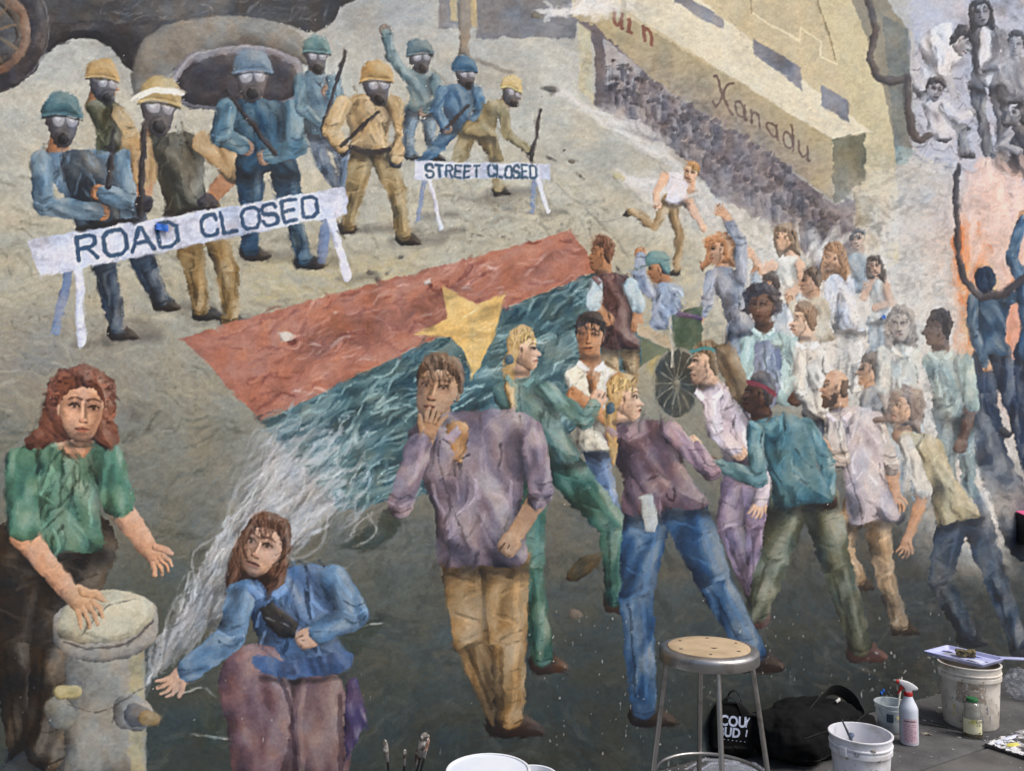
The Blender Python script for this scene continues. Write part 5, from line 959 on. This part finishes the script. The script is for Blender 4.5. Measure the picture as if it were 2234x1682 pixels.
# brushes in a can
can = pail('can', 'tin can of upright brushes below the kneeling painted person', (-.385, 2.90, 0), .072, .074, .20, steel, 0, cat='can', ears=False, th=.0015)
cc = Vector((-.385, 2.90, 0)); bristle_w = mat('whitened_bristle', (176, 172, 164), .9, c2=(96, 90, 84), scale=90, thr=(.45, .56), bump=.5, bscale=500); blk = mat('black_lacquer', (24, 24, 26), .35, c2=(150, 150, 150), scale=40, thr=(.62, .68))
for (a, b, lb, bmm, w_, tp) in (((.01, 0, .02), (-.058, .03, .462), 'white tipped round brush leaning left in the can', bristle_w, .012, .05), ((.0, .02, .02), (.012, .04, .425), 'short thin brush in the middle of the can', crust, .007, .03), ((-.03, .01, .02), (.085, .05, .478), 'wide crusted flat brush leaning right in the can', crust, .024, .06), ((-.02, -.02, .02), (.098, .02, .468), 'slim pinkish brush beside the wide crusted one', mat('pink_bristle', (176, 136, 120), .9, c2=(120, 90, 80), scale=60), .006, .04), ((.02, .03, .02), (.06, .045, .43), 'dark bristled brush behind the wide crusted one', mat('dark_bristle', (64, 50, 44), .9, c2=(140, 130, 120), scale=80, thr=(.55, .62)), .013, .05)):
    brush('paintbrush', lb, cc + Vector(a), cc + Vector(b), blk, bmm, w_, 'brushes in the can', tip=tp)
# --- clear tub with label, grey water, brush
haze_pl = mat('cloudy_plastic', (206, 216, 220), .3, c2=(168, 180, 186), scale=22, thr=(.48, .66), c3=(84, 92, 100), s3=40, thr3=(.66, .72), alpha=.62)
tb = pail('tub', 'cloudy plastic tub with a dark square label and grey water, behind the spray bottle', (1.945, 4.315, 0), .066, .076, .142, haze_pl, 0, cat='tub', ears=False)
obj('collar', lathe([(.0757, .112), (.0785, .113), (.0785, .118), (.0765, .119)], 48), haze_pl, tb)
obj('water', lathe([(0, .05), (.066, .05), (.0675, .049), (.0645, .012), (0, .01)], 40), mat('grey_water', (66, 64, 66), .2, c2=(96, 92, 90), scale=12), tb)
fa3 = face_az(tb)
obj('label', cyl_patch(.0705, fa3 - .30, fa3 + .16, .058, .100, .0012, 8, 4, r1=.0735), mat('navy_label', (52, 66, 84), .6, c2=(92, 104, 118), scale=140, thr=(.5, .58)), tb)
obj('sticker', cyl_patch(.0715, fa3 + .34, fa3 + .56, .072, .092, .0012, 4, 3, r1=.0728), mat('yellow_white_sticker', (214, 212, 190), .6, c2=(210, 196, 110), scale=60, thr=(.48, .55)), tb)
brush('paintbrush', 'white handled brush with a red tip standing in the cloudy tub', (2.014, 4.335, .262), (1.955, 4.29, .016), mat('white_red_handle', (222, 218, 210), .45, c2=(196, 186, 170), scale=50), crust, .01, rad=.0052)
# --- spray bottle (nozzle to the left)
sp_ = thing('spray_bottle', 'white spray bottle with red trigger and pink label', 'spray bottle', (1.947, 4.129, 0), R(-14))
tp = mat('milky_bottle', (214, 220, 230), .35, c2=(206, 204, 212), scale=7, alpha=1., spec=.5)
obj('bottle', lathe([(0, .003), (.036, .001), (.041, .004), (.0432, .012), (.0432, .165), (.0425, .175), (.037, .190), (.0285, .206), (.0215, .222), (.0185, .234), (.017, .240), (0, .240)], 48), tp, sp_)
fa4 = face_az(sp_) - R(-14)
pl_ = obj('label', cyl_patch(.0433, fa4 - .62, fa4 + .98, .018, .132, .0008, 16, 3), mat('pink_label', (218, 192, 200), .6, c2=(196, 160, 172), scale=120, thr=(.5, .56)), sp_)
pr = mat('label_print', (150, 100, 112), .7); pr2 = mat('label_print_dark', (70, 60, 70), .7)
obj('title_line', cyl_patch(.0443, fa4 - .5, fa4 + .75, .118, .1225, .0005, 12, 1), pr2, pl_)
for k in range(9): obj('text_line', cyl_patch(.0443, fa4 - .5, fa4 + (.8 if k % 3 else .4), .030 + k * .0092, .0316 + k * .0092, .0005, 12, 1), pr, pl_)
redp = mat('red_plastic', (186, 42, 38), .4, c2=(170, 36, 34), scale=20); wpl = mat('head_white', (230, 230, 232), .4, c2=(216, 216, 216), scale=12)
obj('collar', lathe([(0, .232), (.0200, .232), (.0205, .235), (.0205, .249), (.019, .251), (0, .251)], 28), redp, sp_)
hd_ = obj('spray_head', extrude_poly([(-.012, .249), (.013, .249), (.018, .262), (.034, .262), (.044, .268), (.044, .273), (.030, .284), (.004, .298), (-.030, .306), (-.040, .303), (-.041, .290), (-.030, .283), (-.016, .270)], .026, bev=.003), wpl, sp_)
obj('nozzle', tube([(-.040, 0, .2955), (-.053, 0, .2965)], .0095, 16), redp, sp_)
obj('trigger', extrude_poly([(-.018, .276), (-.030, .283), (-.036, .278), (-.041, .258), (-.050, .238), (-.046, .235), (-.036, .248), (-.026, .262), (-.016, .268)], .013, bev=.0015), redp, sp_)
# --- juice jar
jr = thing('jar', 'clear glass juice jar with green lid and pale yellow label', 'jar', (2.31, 4.219, 0), 0)
gl = mat('jar_glass', (246, 248, 244), .04, c2=(238, 242, 236), scale=10, trans=.97, spec=.5)
outp = [(0, .004), (.040, .001), (.0445, .006), (.0455, .02), (.0455, .105), (.0445, .116), (.040, .127), (.0365, .138), (.0375, .148), (.0385, .158), (.034, .168), (.0255, .174), (.0245, .182)]
prof = outp + [(r - .003, z) for r, z in outp[::-1][:-2]] + [(0, .008)]
obj('glass', lathe(prof, 44, wob=.012), gl, jr)
obj('juice', lathe([(0, .0095), (.0415, .0095), (.0422, .022), (.0422, .024), (0, .024)], 36), mat('brown_residue', (112, 88, 48), .3, c2=(92, 72, 40), scale=30), jr)
obj('lid', lathe([(.0262, .176), (.0270, .177), (.0272, .190), (.0255, .1925), (0, .193)], 36), mat('green_lid', (44, 112, 66), .4, c2=(36, 96, 58), scale=40), jr)
fa5 = face_az(jr)
jl = obj('label', cyl_patch(.0456, fa5 - 1.2, fa5 + 1.05, .027, .098, .0007, 24, 4), mat('cream_label', (224, 219, 186), .6, c2=(214, 208, 150), scale=26, thr=(.5, .68)), jr)
def text_cyl(txt, size, r, a, z, m, parent, bold=0.):
    bm = text_mesh(txt, size, bold)
    for v in bm.verts: q = a + v.co.x / r; v.co = Vector((r * math.cos(q), r * math.sin(q), z + v.co.y))
    bmesh.ops.recalc_face_normals(bm, faces=bm.faces); return obj('lettering', bm, m, parent, False)
ink = mat('label_ink', (62, 66, 50), .7)
text_cyl('SUN', .017, .0468, fa5 + .30, .082, ink, jl, .0003); text_cyl('CR', .017, .0468, fa5 + .36, .066, ink, jl, .0003)
obj('leaf_print', cyl_patch(.0463, fa5 - .5, fa5 + .35, .074, .092, .0004, 8, 3, .8, 6), mat('olive_print', (176, 174, 96), .7, c2=(206, 200, 140), scale=80), jl)
obj('volume_print', cyl_patch(.0463, fa5 + .55, fa5 + .85, .032, .036, .0004, 5, 1), ink, jl)
# --- lavender tray with a handle, on the tall bucket
TZ = .3215; K_ = (CAM_H - TZ - .01) / (CAM_H - .38)
tr = thing('paint_tray', 'shallow lavender tray with a long handle, smeared with blue paint, on the tall bucket', 'tray', (2.345 * K_ - .035, 4.318 * K_ - .035, TZ), math.atan2(-.265, .171))
lav = mat('lavender_plastic', (176, 182, 226), .4, c2=(196, 200, 234), scale=9, thr=(.4, .65))
LX, LY = .158, .116
b_ = bmesh.new()
def rect(hx, hy, z, r=.012, n=4):
    o = []
    for qx, qy, a0 in ((1, 1, 0), (-1, 1, 90), (-1, -1, 180), (1, -1, 270)):
        for k in range(n + 1): a = R(a0 + 90 * k / n); o.append(b_.verts.new((qx * (hx - r) + r * math.cos(a), qy * (hy - r) + r * math.sin(a), z)))
    return o
rg_ = [rect(LX - .012, LY - .012, 0), rect(LX - .004, LY - .004, .016), rect(LX, LY, .017), rect(LX, LY, .020), rect(LX - .009, LY - .009, .020), rect(LX - .018, LY - .018, .004)]
for A, B in zip(rg_[:-1], rg_[1:]):
    for k in range(len(A)): b_.faces.new((A[k], A[(k + 1) % len(A)], B[(k + 1) % len(A)], B[k]))
b_.faces.new(rg_[0][::-1]); b_.faces.new(rg_[-1]); bmesh.ops.recalc_face_normals(b_, faces=b_.faces); obj('tray_body', b_, lav, tr)
obj('handle', box(-.02, .02, .0, .24, .012, .0195, .003), lav, tr).matrix_local = Matrix.Translation((LX - .03, LY - .012, 0)) @ Matrix.Rotation(R(-44), 4, 'Z')
def blotch(name, pts, z, th, m, parent):
    b = bmesh.new(); P = [Vector((x, y, 0)) for x, y in pts]; cn = sum(P, Vector()) / len(P); n = len(P)
    top = [b.verts.new((cn + (p - cn) * .8) + Vector((0, 0, z + th))) for p in P]; bot = [b.verts.new(p + Vector((0, 0, z))) for p in P]
    b.faces.new(top)
    for k in range(n): b.faces.new((bot[k], bot[(k + 1) % n], top[(k + 1) % n], top[k]))
    bmesh.ops.recalc_face_normals(b, faces=b.faces); return obj(name, b, m, parent)
rb = random.Random(11)
def ragged(cx, cy, rx_, ry_, n=14, j=.3): return [(cx + rx_ * (1 + rb.uniform(-j, j)) * math.cos(2 * math.pi * k / n), cy + ry_ * (1 + rb.uniform(-j, j)) * math.sin(2 * math.pi * k / n)) for k in range(n)]
navy = mat('navy_paint', (36, 44, 86), .35, c2=(26, 30, 60), scale=40); cobalt = mat('blue_paint', (60, 84, 160), .35, c2=(120, 140, 200), scale=40); cream_p = mat('cream_paint', (206, 180, 140), .45, c2=(190, 160, 120), scale=50); whitep = mat('white_wet_paint', (232, 236, 246), .3, c2=(206, 212, 236), scale=30)
for (cx, cy, a_, b2_, m_) in ((-.105, .03, .028, .016, navy), (-.075, -.01, .035, .016, smear), (-.05, .035, .025, .01, cream_p), (.07, -.02, .05, .035, whitep), (.01, -.060, .066, .020, navy), (.085, -.064, .055, .020, navy), (.06, -.045, .03, .01, cobalt), (.115, .0, .012, .008, mat('brown_paint', (92, 70, 50), .5)), (.03, .06, .03, .012, cobalt)):
    blotch('paint_blob', ragged(cx, cy, a_, b2_), .0042, .0025, m_, tr)
# sponge-like crusted brush block on the tray
def lumpy(name, dims, m, parent=None, seed=0, amp=.12, sc=9., sub=4, power=.6, flat=True):
    """soft rounded box with irregular surface"""
    b = bmesh.new(); bmesh.ops.create_cube(b, size=2); bmesh.ops.subdivide_edges(b, edges=b.edges[:], cuts=2 ** sub - 1, use_grid_fill=True)
    from mathutils import noise
    for v in b.verts:
        d = v.co.normalized(); s = (abs(d.x) ** (2 / power) + abs(d.y) ** (2 / power) + abs(d.z) ** (2 / power)) ** (-power / 2)
        p = d * s; q = Vector((p.x * dims[0], p.y * dims[1], p.z * dims[2]))
        k = 1 + amp * noise.fractal(q * sc + Vector((seed * 7.1, 3.3, 1.7)), 1., 2., 4)
        v.co = q * k
        v.co.z += dims[2]
        if flat and v.co.z < dims[2] * .12: v.co.z = max(v.co.z * .2, .0)
    bmesh.ops.recalc_face_normals(b, faces=b.faces); return b
crb = mat('crusted_olive', (112, 100, 62), .8, c2=(44, 38, 30), scale=60, thr=(.46, .58), c3=(176, 174, 164), s3=90, thr3=(.60, .66), bump=.6, bscale=300)
sg = obj('scrub_block', lumpy('s', (.047, .026, .016), crb, seed=4, amp=.22, sc=34, sub=4, power=.35), crb); sg.location = tr.matrix_basis @ Vector((.0, .018, .0085)); sg.rotation_euler = (0, 0, R(-20)); tag(sg, 'crusted olive brown scrubbing block lying on the lavender tray', 'sponge')
# --- palette board on the ground
pb = thing('palette_board', 'flat board thick with grey, white and yellow paint on the pavement, lower right', 'palette', (2.29, 4.09, .004), math.atan2(.16, .266))
LXb, LYb = .42, .30; b_ = bmesh.new(); from mathutils import noise as NZ
nx_, ny_ = 44, 32; g = []
for j in range(ny_ + 1):
    row = []
    for i in range(nx_ + 1):
        x = LXb * i / nx_; y = -LYb * j / ny_; e = min(i, nx_ - i, j, ny_ - j); jit = .004 * NZ.noise(Vector((x * 40, y * 40, 2)))
        row.append(b_.verts.new((x + jit, y + jit, .020 + .007 * NZ.fractal(Vector((x * 30, y * 30, 5)), 1., 2., 3) - (.004 if e == 0 else 0))))
    g.append(row)
for j in range(ny_):
    for i in range(nx_): b_.faces.new((g[j][i], g[j + 1][i], g[j + 1][i + 1], g[j][i + 1]))
crp = mat('palette_paint', (152, 150, 152), .6, c2=(66, 62, 64), scale=16, thr=(.47, .53), c3=(226, 226, 228), s3=22, thr3=(.53, .57), bump=.5, bscale=150); obj('paint_crust', b_, crp, pb)
obj('board', box(.002, LXb - .002, -LYb + .002, -.002, 0, .013, .002), mat('dark_board', (52, 48, 46), .8, c2=(92, 88, 84), scale=30), pb)
blotch('paint_blob', ragged(.075, -.10, .042, .018, 14, .35), .0235, .004, mat('yellow_paint', (206, 196, 70), .5, c2=(226, 220, 140), scale=60), pb)
for (cx, cy, a_, b2_) in ((.16, -.04, .05, .012), (.05, -.045, .03, .012), (.24, -.12, .05, .02), (.14, -.2, .05, .014)): blotch('paint_blob', ragged(cx, cy, a_, b2_, 14, .4), .0235, .003, whitep, pb)
# --- black bags against the wall
bag = thing('duffel_bag', 'black canvas duffel bag with a broad looped strap, slumped against the wall', 'bag', (1.40, 4.02, 0), WROT)
obj('body', lumpy('b', (.275, .165, .112), black_fab, seed=2, amp=.16, sc=7, sub=5, power=.62), black_fab, bag)
obj('end_pocket', lumpy('b', (.12, .11, .085), black_fab, seed=8, amp=.16, sc=11, sub=4, power=.7), black_fab, bag, loc=(.245, -.05, .0))
stp = [(-.06, -.06, .195), (.02, -.04, .222), (.10, -.02, .245), (.18, .0, .262), (.25, .0, .252), (.305, -.02, .215), (.318, -.05, .17), (.29, -.09, .145), (.21, -.12, .148), (.13, -.14, .135), (.05, -.155, .10)]
cs = [Vector(p) for p in stp]; sm_ = []
for i in range(len(cs) - 1):
    a, b, c, d = cs[max(i - 1, 0)], cs[i], cs[i + 1], cs[min(i + 2, len(cs) - 1)]
    for k in range(5): t = k / 5; sm_.append(.5 * (2 * b + (c - a) * t + (2 * a - 5 * b + 4 * c - d) * t * t + (3 * b - a - 3 * c + d) * t ** 3))
obj('strap', ribbon(sm_, [Vector((.05, -.25 - .4 * i / len(sm_), 1 - .75 * i / len(sm_))) for i in range(len(sm_))], .062, .006), mat('black_webbing', (30, 30, 31), .75, c2=(22, 22, 23), scale=40, bump=.4, bscale=500, spec=.25), bag)
obj('care_tag', box(-.012, .016, -.004, .004, -.006, .006, .001), mat('white_tag', (214, 212, 206), .7), bag).matrix_local = Matrix.Translation((.175, -.05, .228)) @ Matrix.Rotation(R(-20), 4, 'Y')
obj('zip', tube([(-.2, -.13, .125), (-.1, -.150, .14), (.0, -.158, .135), (.1, -.152, .12)], .004, 8), mat('dark_zip', (48, 48, 50), .5), bag)
bag_body = [c for c in bag.children if c.name.startswith('body')][0]; btree = BVHTree.FromPolygons([v.co.copy() for v in bag_body.data.vertices], [p.vertices[:] for p in bag_body.data.polygons])
def seam(p0, p1, sag, r=.003, n=22):
    P = []
    for i in range(n + 1):
        t = i / n; x = p0[0] + (p1[0] - p0[0]) * t; z = p0[1] + (p1[1] - p0[1]) * t + sag * math.sin(math.pi * t); hh = btree.ray_cast(Vector((x, -.6, z)), Vector((0, 1, 0)))[0]
        if hh: P.append(hh + Vector((0, -.001, 0)))
    return tube(P, r, 6)
for a_, b2_, sg_ in (((-.2, .05), (.2, .05), -.008), ((-.2, .15), (.2, .145), .012)): obj('seam', seam(a_, b2_, sg_), MATS['black_webbing'], bag)
obj('buckle', box(.10, .135, -.168, -.150, .085, .115, .004), mat('black_buckle', (34, 34, 36), .35), bag)
tote = thing('tote_bag', 'black tote bag printed with bold white letters, seen between the stool legs', 'bag', (1.035, 3.985, 0), 0)
tbm = lumpy('t', (.105, .07, .125), black_fab, seed=6, amp=.10, sc=9, sub=5, power=.6)
for v in tbm.verts:
    if v.co.z > .16: v.co.x *= 1 - (v.co.z - .16) * 2.6
    if v.co.y < -.035 and .06 < v.co.z < .25: v.co.y = -.035 + (v.co.y + .035) * .35
tob = obj('body', tbm, black_fab, tote); tree = BVHTree.FromPolygons([v.co.copy() for v in tob.data.vertices], [p.vertices[:] for p in tob.data.polygons])
pw = mat('white_print', (206, 214, 232), .6, c2=(176, 186, 212), scale=60)
def print_on(txt, size, x, z, sx=1., bold=.0, rot=0., name='lettering', shear=0.):
    bm = text_mesh(txt, size, bold); bmesh.ops.subdivide_edges(bm, edges=[e for e in bm.edges if e.calc_length() > .012], cuts=2); bmesh.ops.triangulate(bm, faces=bm.faces); ca, sa = math.cos(rot), math.sin(rot)
    for v in bm.verts:
        px = v.co.x * sx; pz = v.co.y; X = x + px * ca - pz * sa; Z = z + px * sa + pz * ca
        h = tree.ray_cast(Vector((X, -.5, Z)), Vector((0, 1, 0)))[0]; v.co = Vector((X, (h.y if h else -.03) - .0035, Z))
    return obj(name, bm, pw, tote, False)
print_on('COU', .066, -.066, .160, .86, .0022, R(-6)); print_on('Y', .064, .050, .150, .5, .0018, R(-14))
print_on('BUD', .060, -.074, .110, .86, .0022, R(-5)); print_on('I', .040, .054, .108, .8, .002, R(-12))
for k in range(7): print_on('-', .016, -.066 + k * .019, .092 - k * .0022, 1.2, .0006, R(-7), 'fine_print')
for pts in ([(-.06, -.03, .20), (-.045, -.03, .262), (-.01, -.035, .285), (.02, -.035, .262), (.045, -.04, .20)], [(-.02, .02, .22), (.0, .02, .285), (.03, .02, .298), (.05, .02, .27), (.06, .0, .2)], [(.05, -.03, .17), (.075, -.04, .205), (.105, -.04, .205), (.125, -.03, .165)]):
    Q = [Vector(p) for p in pts]; S_ = []
    for i in range(len(Q) - 1):
        for k in range(5): S_.append(Q[i].lerp(Q[i + 1], k / 5))
    S_.append(Q[-1])
    for _ in range(3): S_ = [S_[0]] + [(S_[i - 1] + S_[i] * 2 + S_[i + 1]) / 4 for i in range(1, len(S_) - 1)] + [S_[-1]]
    obj('handle', ribbon(S_, (.15, 1, .1), .022, .003), MATS['black_webbing'], tote)
# --- clear plastic bags
film = bpy.data.materials.new('clear_film'); film.use_nodes = True; N = film.node_tree.nodes; b = N['Principled BSDF']; b.inputs['Base Color'].default_value = (.42, .45, .52, 1); b.inputs['Roughness'].default_value = .16; b.inputs['Alpha'].default_value = .26; b.inputs['Specular IOR Level'].default_value = .8
t_ = N.new('ShaderNodeTexNoise'); t_.inputs['Scale'].default_value = 26; t_.inputs['Detail'].default_value = 4; bp = N.new('ShaderNodeBump'); bp.inputs['Strength'].default_value = .8; bp.inputs['Distance'].default_value = .012; tc = N.new('ShaderNodeTexCoord'); film.node_tree.links.new(tc.outputs['Object'], t_.inputs['Vector']); film.node_tree.links.new(t_.outputs[0], bp.inputs['Height']); film.node_tree.links.new(bp.outputs[0], b.inputs['Normal'])
def crumple(dims, seed, amp=.5, sub=5):
    b = bmesh.new(); bmesh.ops.create_icosphere(b, subdivisions=sub, radius=1)
    for v in b.verts:
        d = v.co.copy(); q = Vector((d.x * dims[0], d.y * dims[1], d.z * dims[2])); n_ = NZ.fractal(d * 1.6 + Vector((seed, 0, 0)), 1., 2., 2); cr = NZ.ridged_multi_fractal(d * 2.4 + Vector((0, seed, 0)), 1., 2., 3, 1., 2.) * .12
        v.co = q * (1 + amp * n_ * .5 - amp * cr); v.co.z += dims[2]
        if v.co.z < .004: v.co.z = .002 + .002 * (n_ + 1)
    return b
for (loc, dims, lb, sd2, inner) in (((2.90, 4.80, 0), (.085, .075, .085), 'crumpled clear plastic bag on the pavement behind the tall bucket', 3., False), ((.93, 3.62, 0), (.20, .14, .05), 'clear plastic bag of rags lying on the pavement under the stool', 9., True)):
    t = thing('plastic_bag', lb, 'plastic bag', loc, .6)
    obj('film', crumple(dims, sd2), film, t)
    if inner:
        obj('rag', lumpy('r', (.13, .08, .022), black_fab, seed=12, amp=.25, sc=14, sub=4), mat('grey_rag', (122, 124, 140), .9, c2=(86, 88, 100), scale=20, bump=.4, bscale=200), t, loc=(.0, .0, .003)); obj('rag', lumpy('r', (.05, .04, .02), black_fab, seed=13, amp=.25, sc=14, sub=3), mat('ochre_rag', (150, 132, 70), .9, c2=(120, 104, 56), scale=30), t, loc=(-.11, .06, .003))
        for s in (-.02, .03): obj('rolled_edge', tube([(-.16, .07 + s, .085), (-.06, .06 + s, .108), (.06, .04 + s, .085), (.16, .0 + s, .045), (.2, -.03 + s, .02)], [.004, .006, .007, .006, .004], 8), film, t)
    else: obj('bag_neck', tube([(.07, -.03, .05), (.11, -.05, .03), (.14, -.07, .012)], [.035, .02, .028], 12), film, t)
# --- small things
cd = tag(obj('cord', tube([(2.03, 4.44, .004), (2.128, 4.406, .004), (2.21, 4.352, .004), (2.262, 4.318, .004), (2.34, 4.285, .004)], .0028, 8), mat('black_cord', (22, 22, 24), .6)), 'thin black cord lying on the pavement between the spray bottle and the jar', 'cord')
b_ = bmesh.new(); pts = [(-.03, .0), (-.018, .008), (-.004, .006), (.004, .016), (.012, .007), (.03, .004), (.02, -.003), (.026, -.012), (.008, -.007), (-.006, -.011), (-.014, -.004)]
top = [b_.verts.new((x, y, .005 + .006 * math.sin(x * 160 + 1))) for x, y in pts]; bot = [b_.verts.new((x, y, .002 + .006 * math.sin(x * 160 + 1))) for x, y in pts]; b_.faces.new(top); b_.faces.new(bot[::-1])
for k in range(len(pts)): b_.faces.new((bot[k], bot[(k + 1) % len(pts)], top[(k + 1) % len(pts)], top[k]))
lf = obj('dry_leaf', b_, mat('dry_leaf', (150, 142, 130), .8, c2=(108, 100, 90), scale=60), None, False, (2.086, 4.244, .002)); tag(lf, 'small pale crumpled leaf on the pavement right of the spray bottle', 'leaf')
bm = bmesh.new(); rf = random.Random(31)
for k in range(420):
    if k < 150: u = rf.uniform(-.45, .25); d = rf.uniform(.02, .30)
    else: u = rf.uniform(-1.5, 2.6); d = rf.random() ** 2 * 1.5 + .02
    p = wp(u, .0025, d); s = rf.uniform(.002, .006) * (1.5 if rf.random() < .1 else 1); a0 = rf.uniform(0, 6)
    n = 5; T = [bm.verts.new(p + Vector((s * rf.uniform(.5, 1.2) * math.cos(a0 + 6.283 * i / n), s * rf.uniform(.5, 1.2) * math.sin(a0 + 6.283 * i / n), rf.uniform(.001, .003)))) for i in range(n)]; c_ = bm.verts.new(p + Vector((0, 0, .0035)))
    for i in range(n): bm.faces.new((T[i], T[(i + 1) % n], c_))
pf = obj('paint_flakes', bm, mat('paint_flake', (178, 178, 172), .8, c2=(110, 112, 108), scale=12, thr=(.45, .55)), None, False); pf['kind'] = 'stuff'; pf['label'] = 'pale paint flakes and grit scattered along the foot of the wall'
bm = bmesh.new()
for k in range(260):
    u = rf.uniform(-1.2, 2.8); d = .05 + rf.random() * 1.7; p = wp(u, .0022, d); s = rf.choice((.003, .004, .005, .007, .012)) * rf.uniform(.6, 1.4); n = 9; a0 = rf.uniform(0, 6)
    T = [bm.verts.new(p + Vector((s * rf.uniform(.65, 1.25) * math.cos(a0 + 6.283 * i / n), s * rf.uniform(.65, 1.25) * math.sin(a0 + 6.283 * i / n), 0))) for i in range(n)]; c_ = bm.verts.new(p + Vector((0, 0, .0006)))
    for i in range(n): bm.faces.new((T[i], T[(i + 1) % n], c_))
pf = obj('paint_spots', bm, mat('paint_spot', (150, 150, 148), .7, c2=(52, 56, 62), scale=9, thr=(.46, .54), c3=(196, 194, 188), s3=14, thr3=(.56, .6)), None, False); pf['kind'] = 'stuff'; pf['label'] = 'dried drops of paint spattered over the pavement'
blue = mat('blue_tape', (34, 98, 196), .6, c2=(46, 112, 208), scale=30, bump=.2, bscale=200)
for (u, z, w_, h_, a, lb) in ((-2.179, 2.213, .040, .022, .1, 'torn piece of blue masking tape stuck on the ROAD CLOSED board'), (1.656, 2.178, .030, .022, .3, 'small piece of blue masking tape on the wall among the painted crowd'), (1.566, .09, .035, .018, -.5, 'scrap of blue masking tape low on the wall above the cloudy tub')):
    b_ = bmesh.new(); nn = 8; rows = []
    for j, y in enumerate((-h_ / 2, 0, h_ / 2)):
        rows.append([b_.verts.new((-w_ / 2 + w_ * i / nn + (rd.uniform(-.002, .002) if i in (0, nn) else 0), -(.0095 + .002 * math.sin(i * 1.1 + j)), y + rd.uniform(-.0008, .0008))) for i in range(nn + 1)])
    for A, B in zip(rows[:-1], rows[1:]):
        for i in range(nn): b_.faces.new((A[i], A[i + 1], B[i + 1], B[i]))
    ex = bmesh.ops.extrude_face_region(b_, geom=b_.faces[:]); bmesh.ops.translate(b_, verts=[v for v in ex['geom'] if isinstance(v, bmesh.types.BMVert)], vec=(0, -.0012, 0)); bmesh.ops.recalc_face_normals(b_, faces=b_.faces)
    o = obj('masking_tape', b_, blue, None, False); o.location = wp(u, z); o.rotation_euler = (0, a, WROT); o.rotation_mode = 'XYZ'; o.matrix_world = Matrix.Translation(wp(u, z)) @ Matrix.Rotation(WROT, 4, 'Z') @ Matrix.Rotation(a, 4, 'Y'); tag(o, lb, 'tape', 'pieces of blue tape on the wall')
bx = thing('wall_box', 'small black box with a bright pink lid fixed to the wall at the right edge', 'box', wp(2.965, .80), WROT)
bb_ = box(0, .26, -.11, -.012, 0, .15, .004)
for v in bb_.verts:
    if v.co.z > .1: v.co.z += (v.co.y + .012) * .35 + .048
obj('body', bb_, mat('black_box', (22, 20, 22), .5, c2=(34, 32, 34), scale=12), bx); bl_ = box(-.004, .264, -.125, -.008, .151, .160, .003)
for v in bl_.verts: v.co.z += (v.co.y + .008) * .35 + .052
obj('lid', bl_, mat('pink_lid', (222, 96, 140), .5, c2=(214, 86, 130), scale=10), bx); obj('bracket', box(.08, .18, -.014, .03, .03, .12, .002), steel, bx)
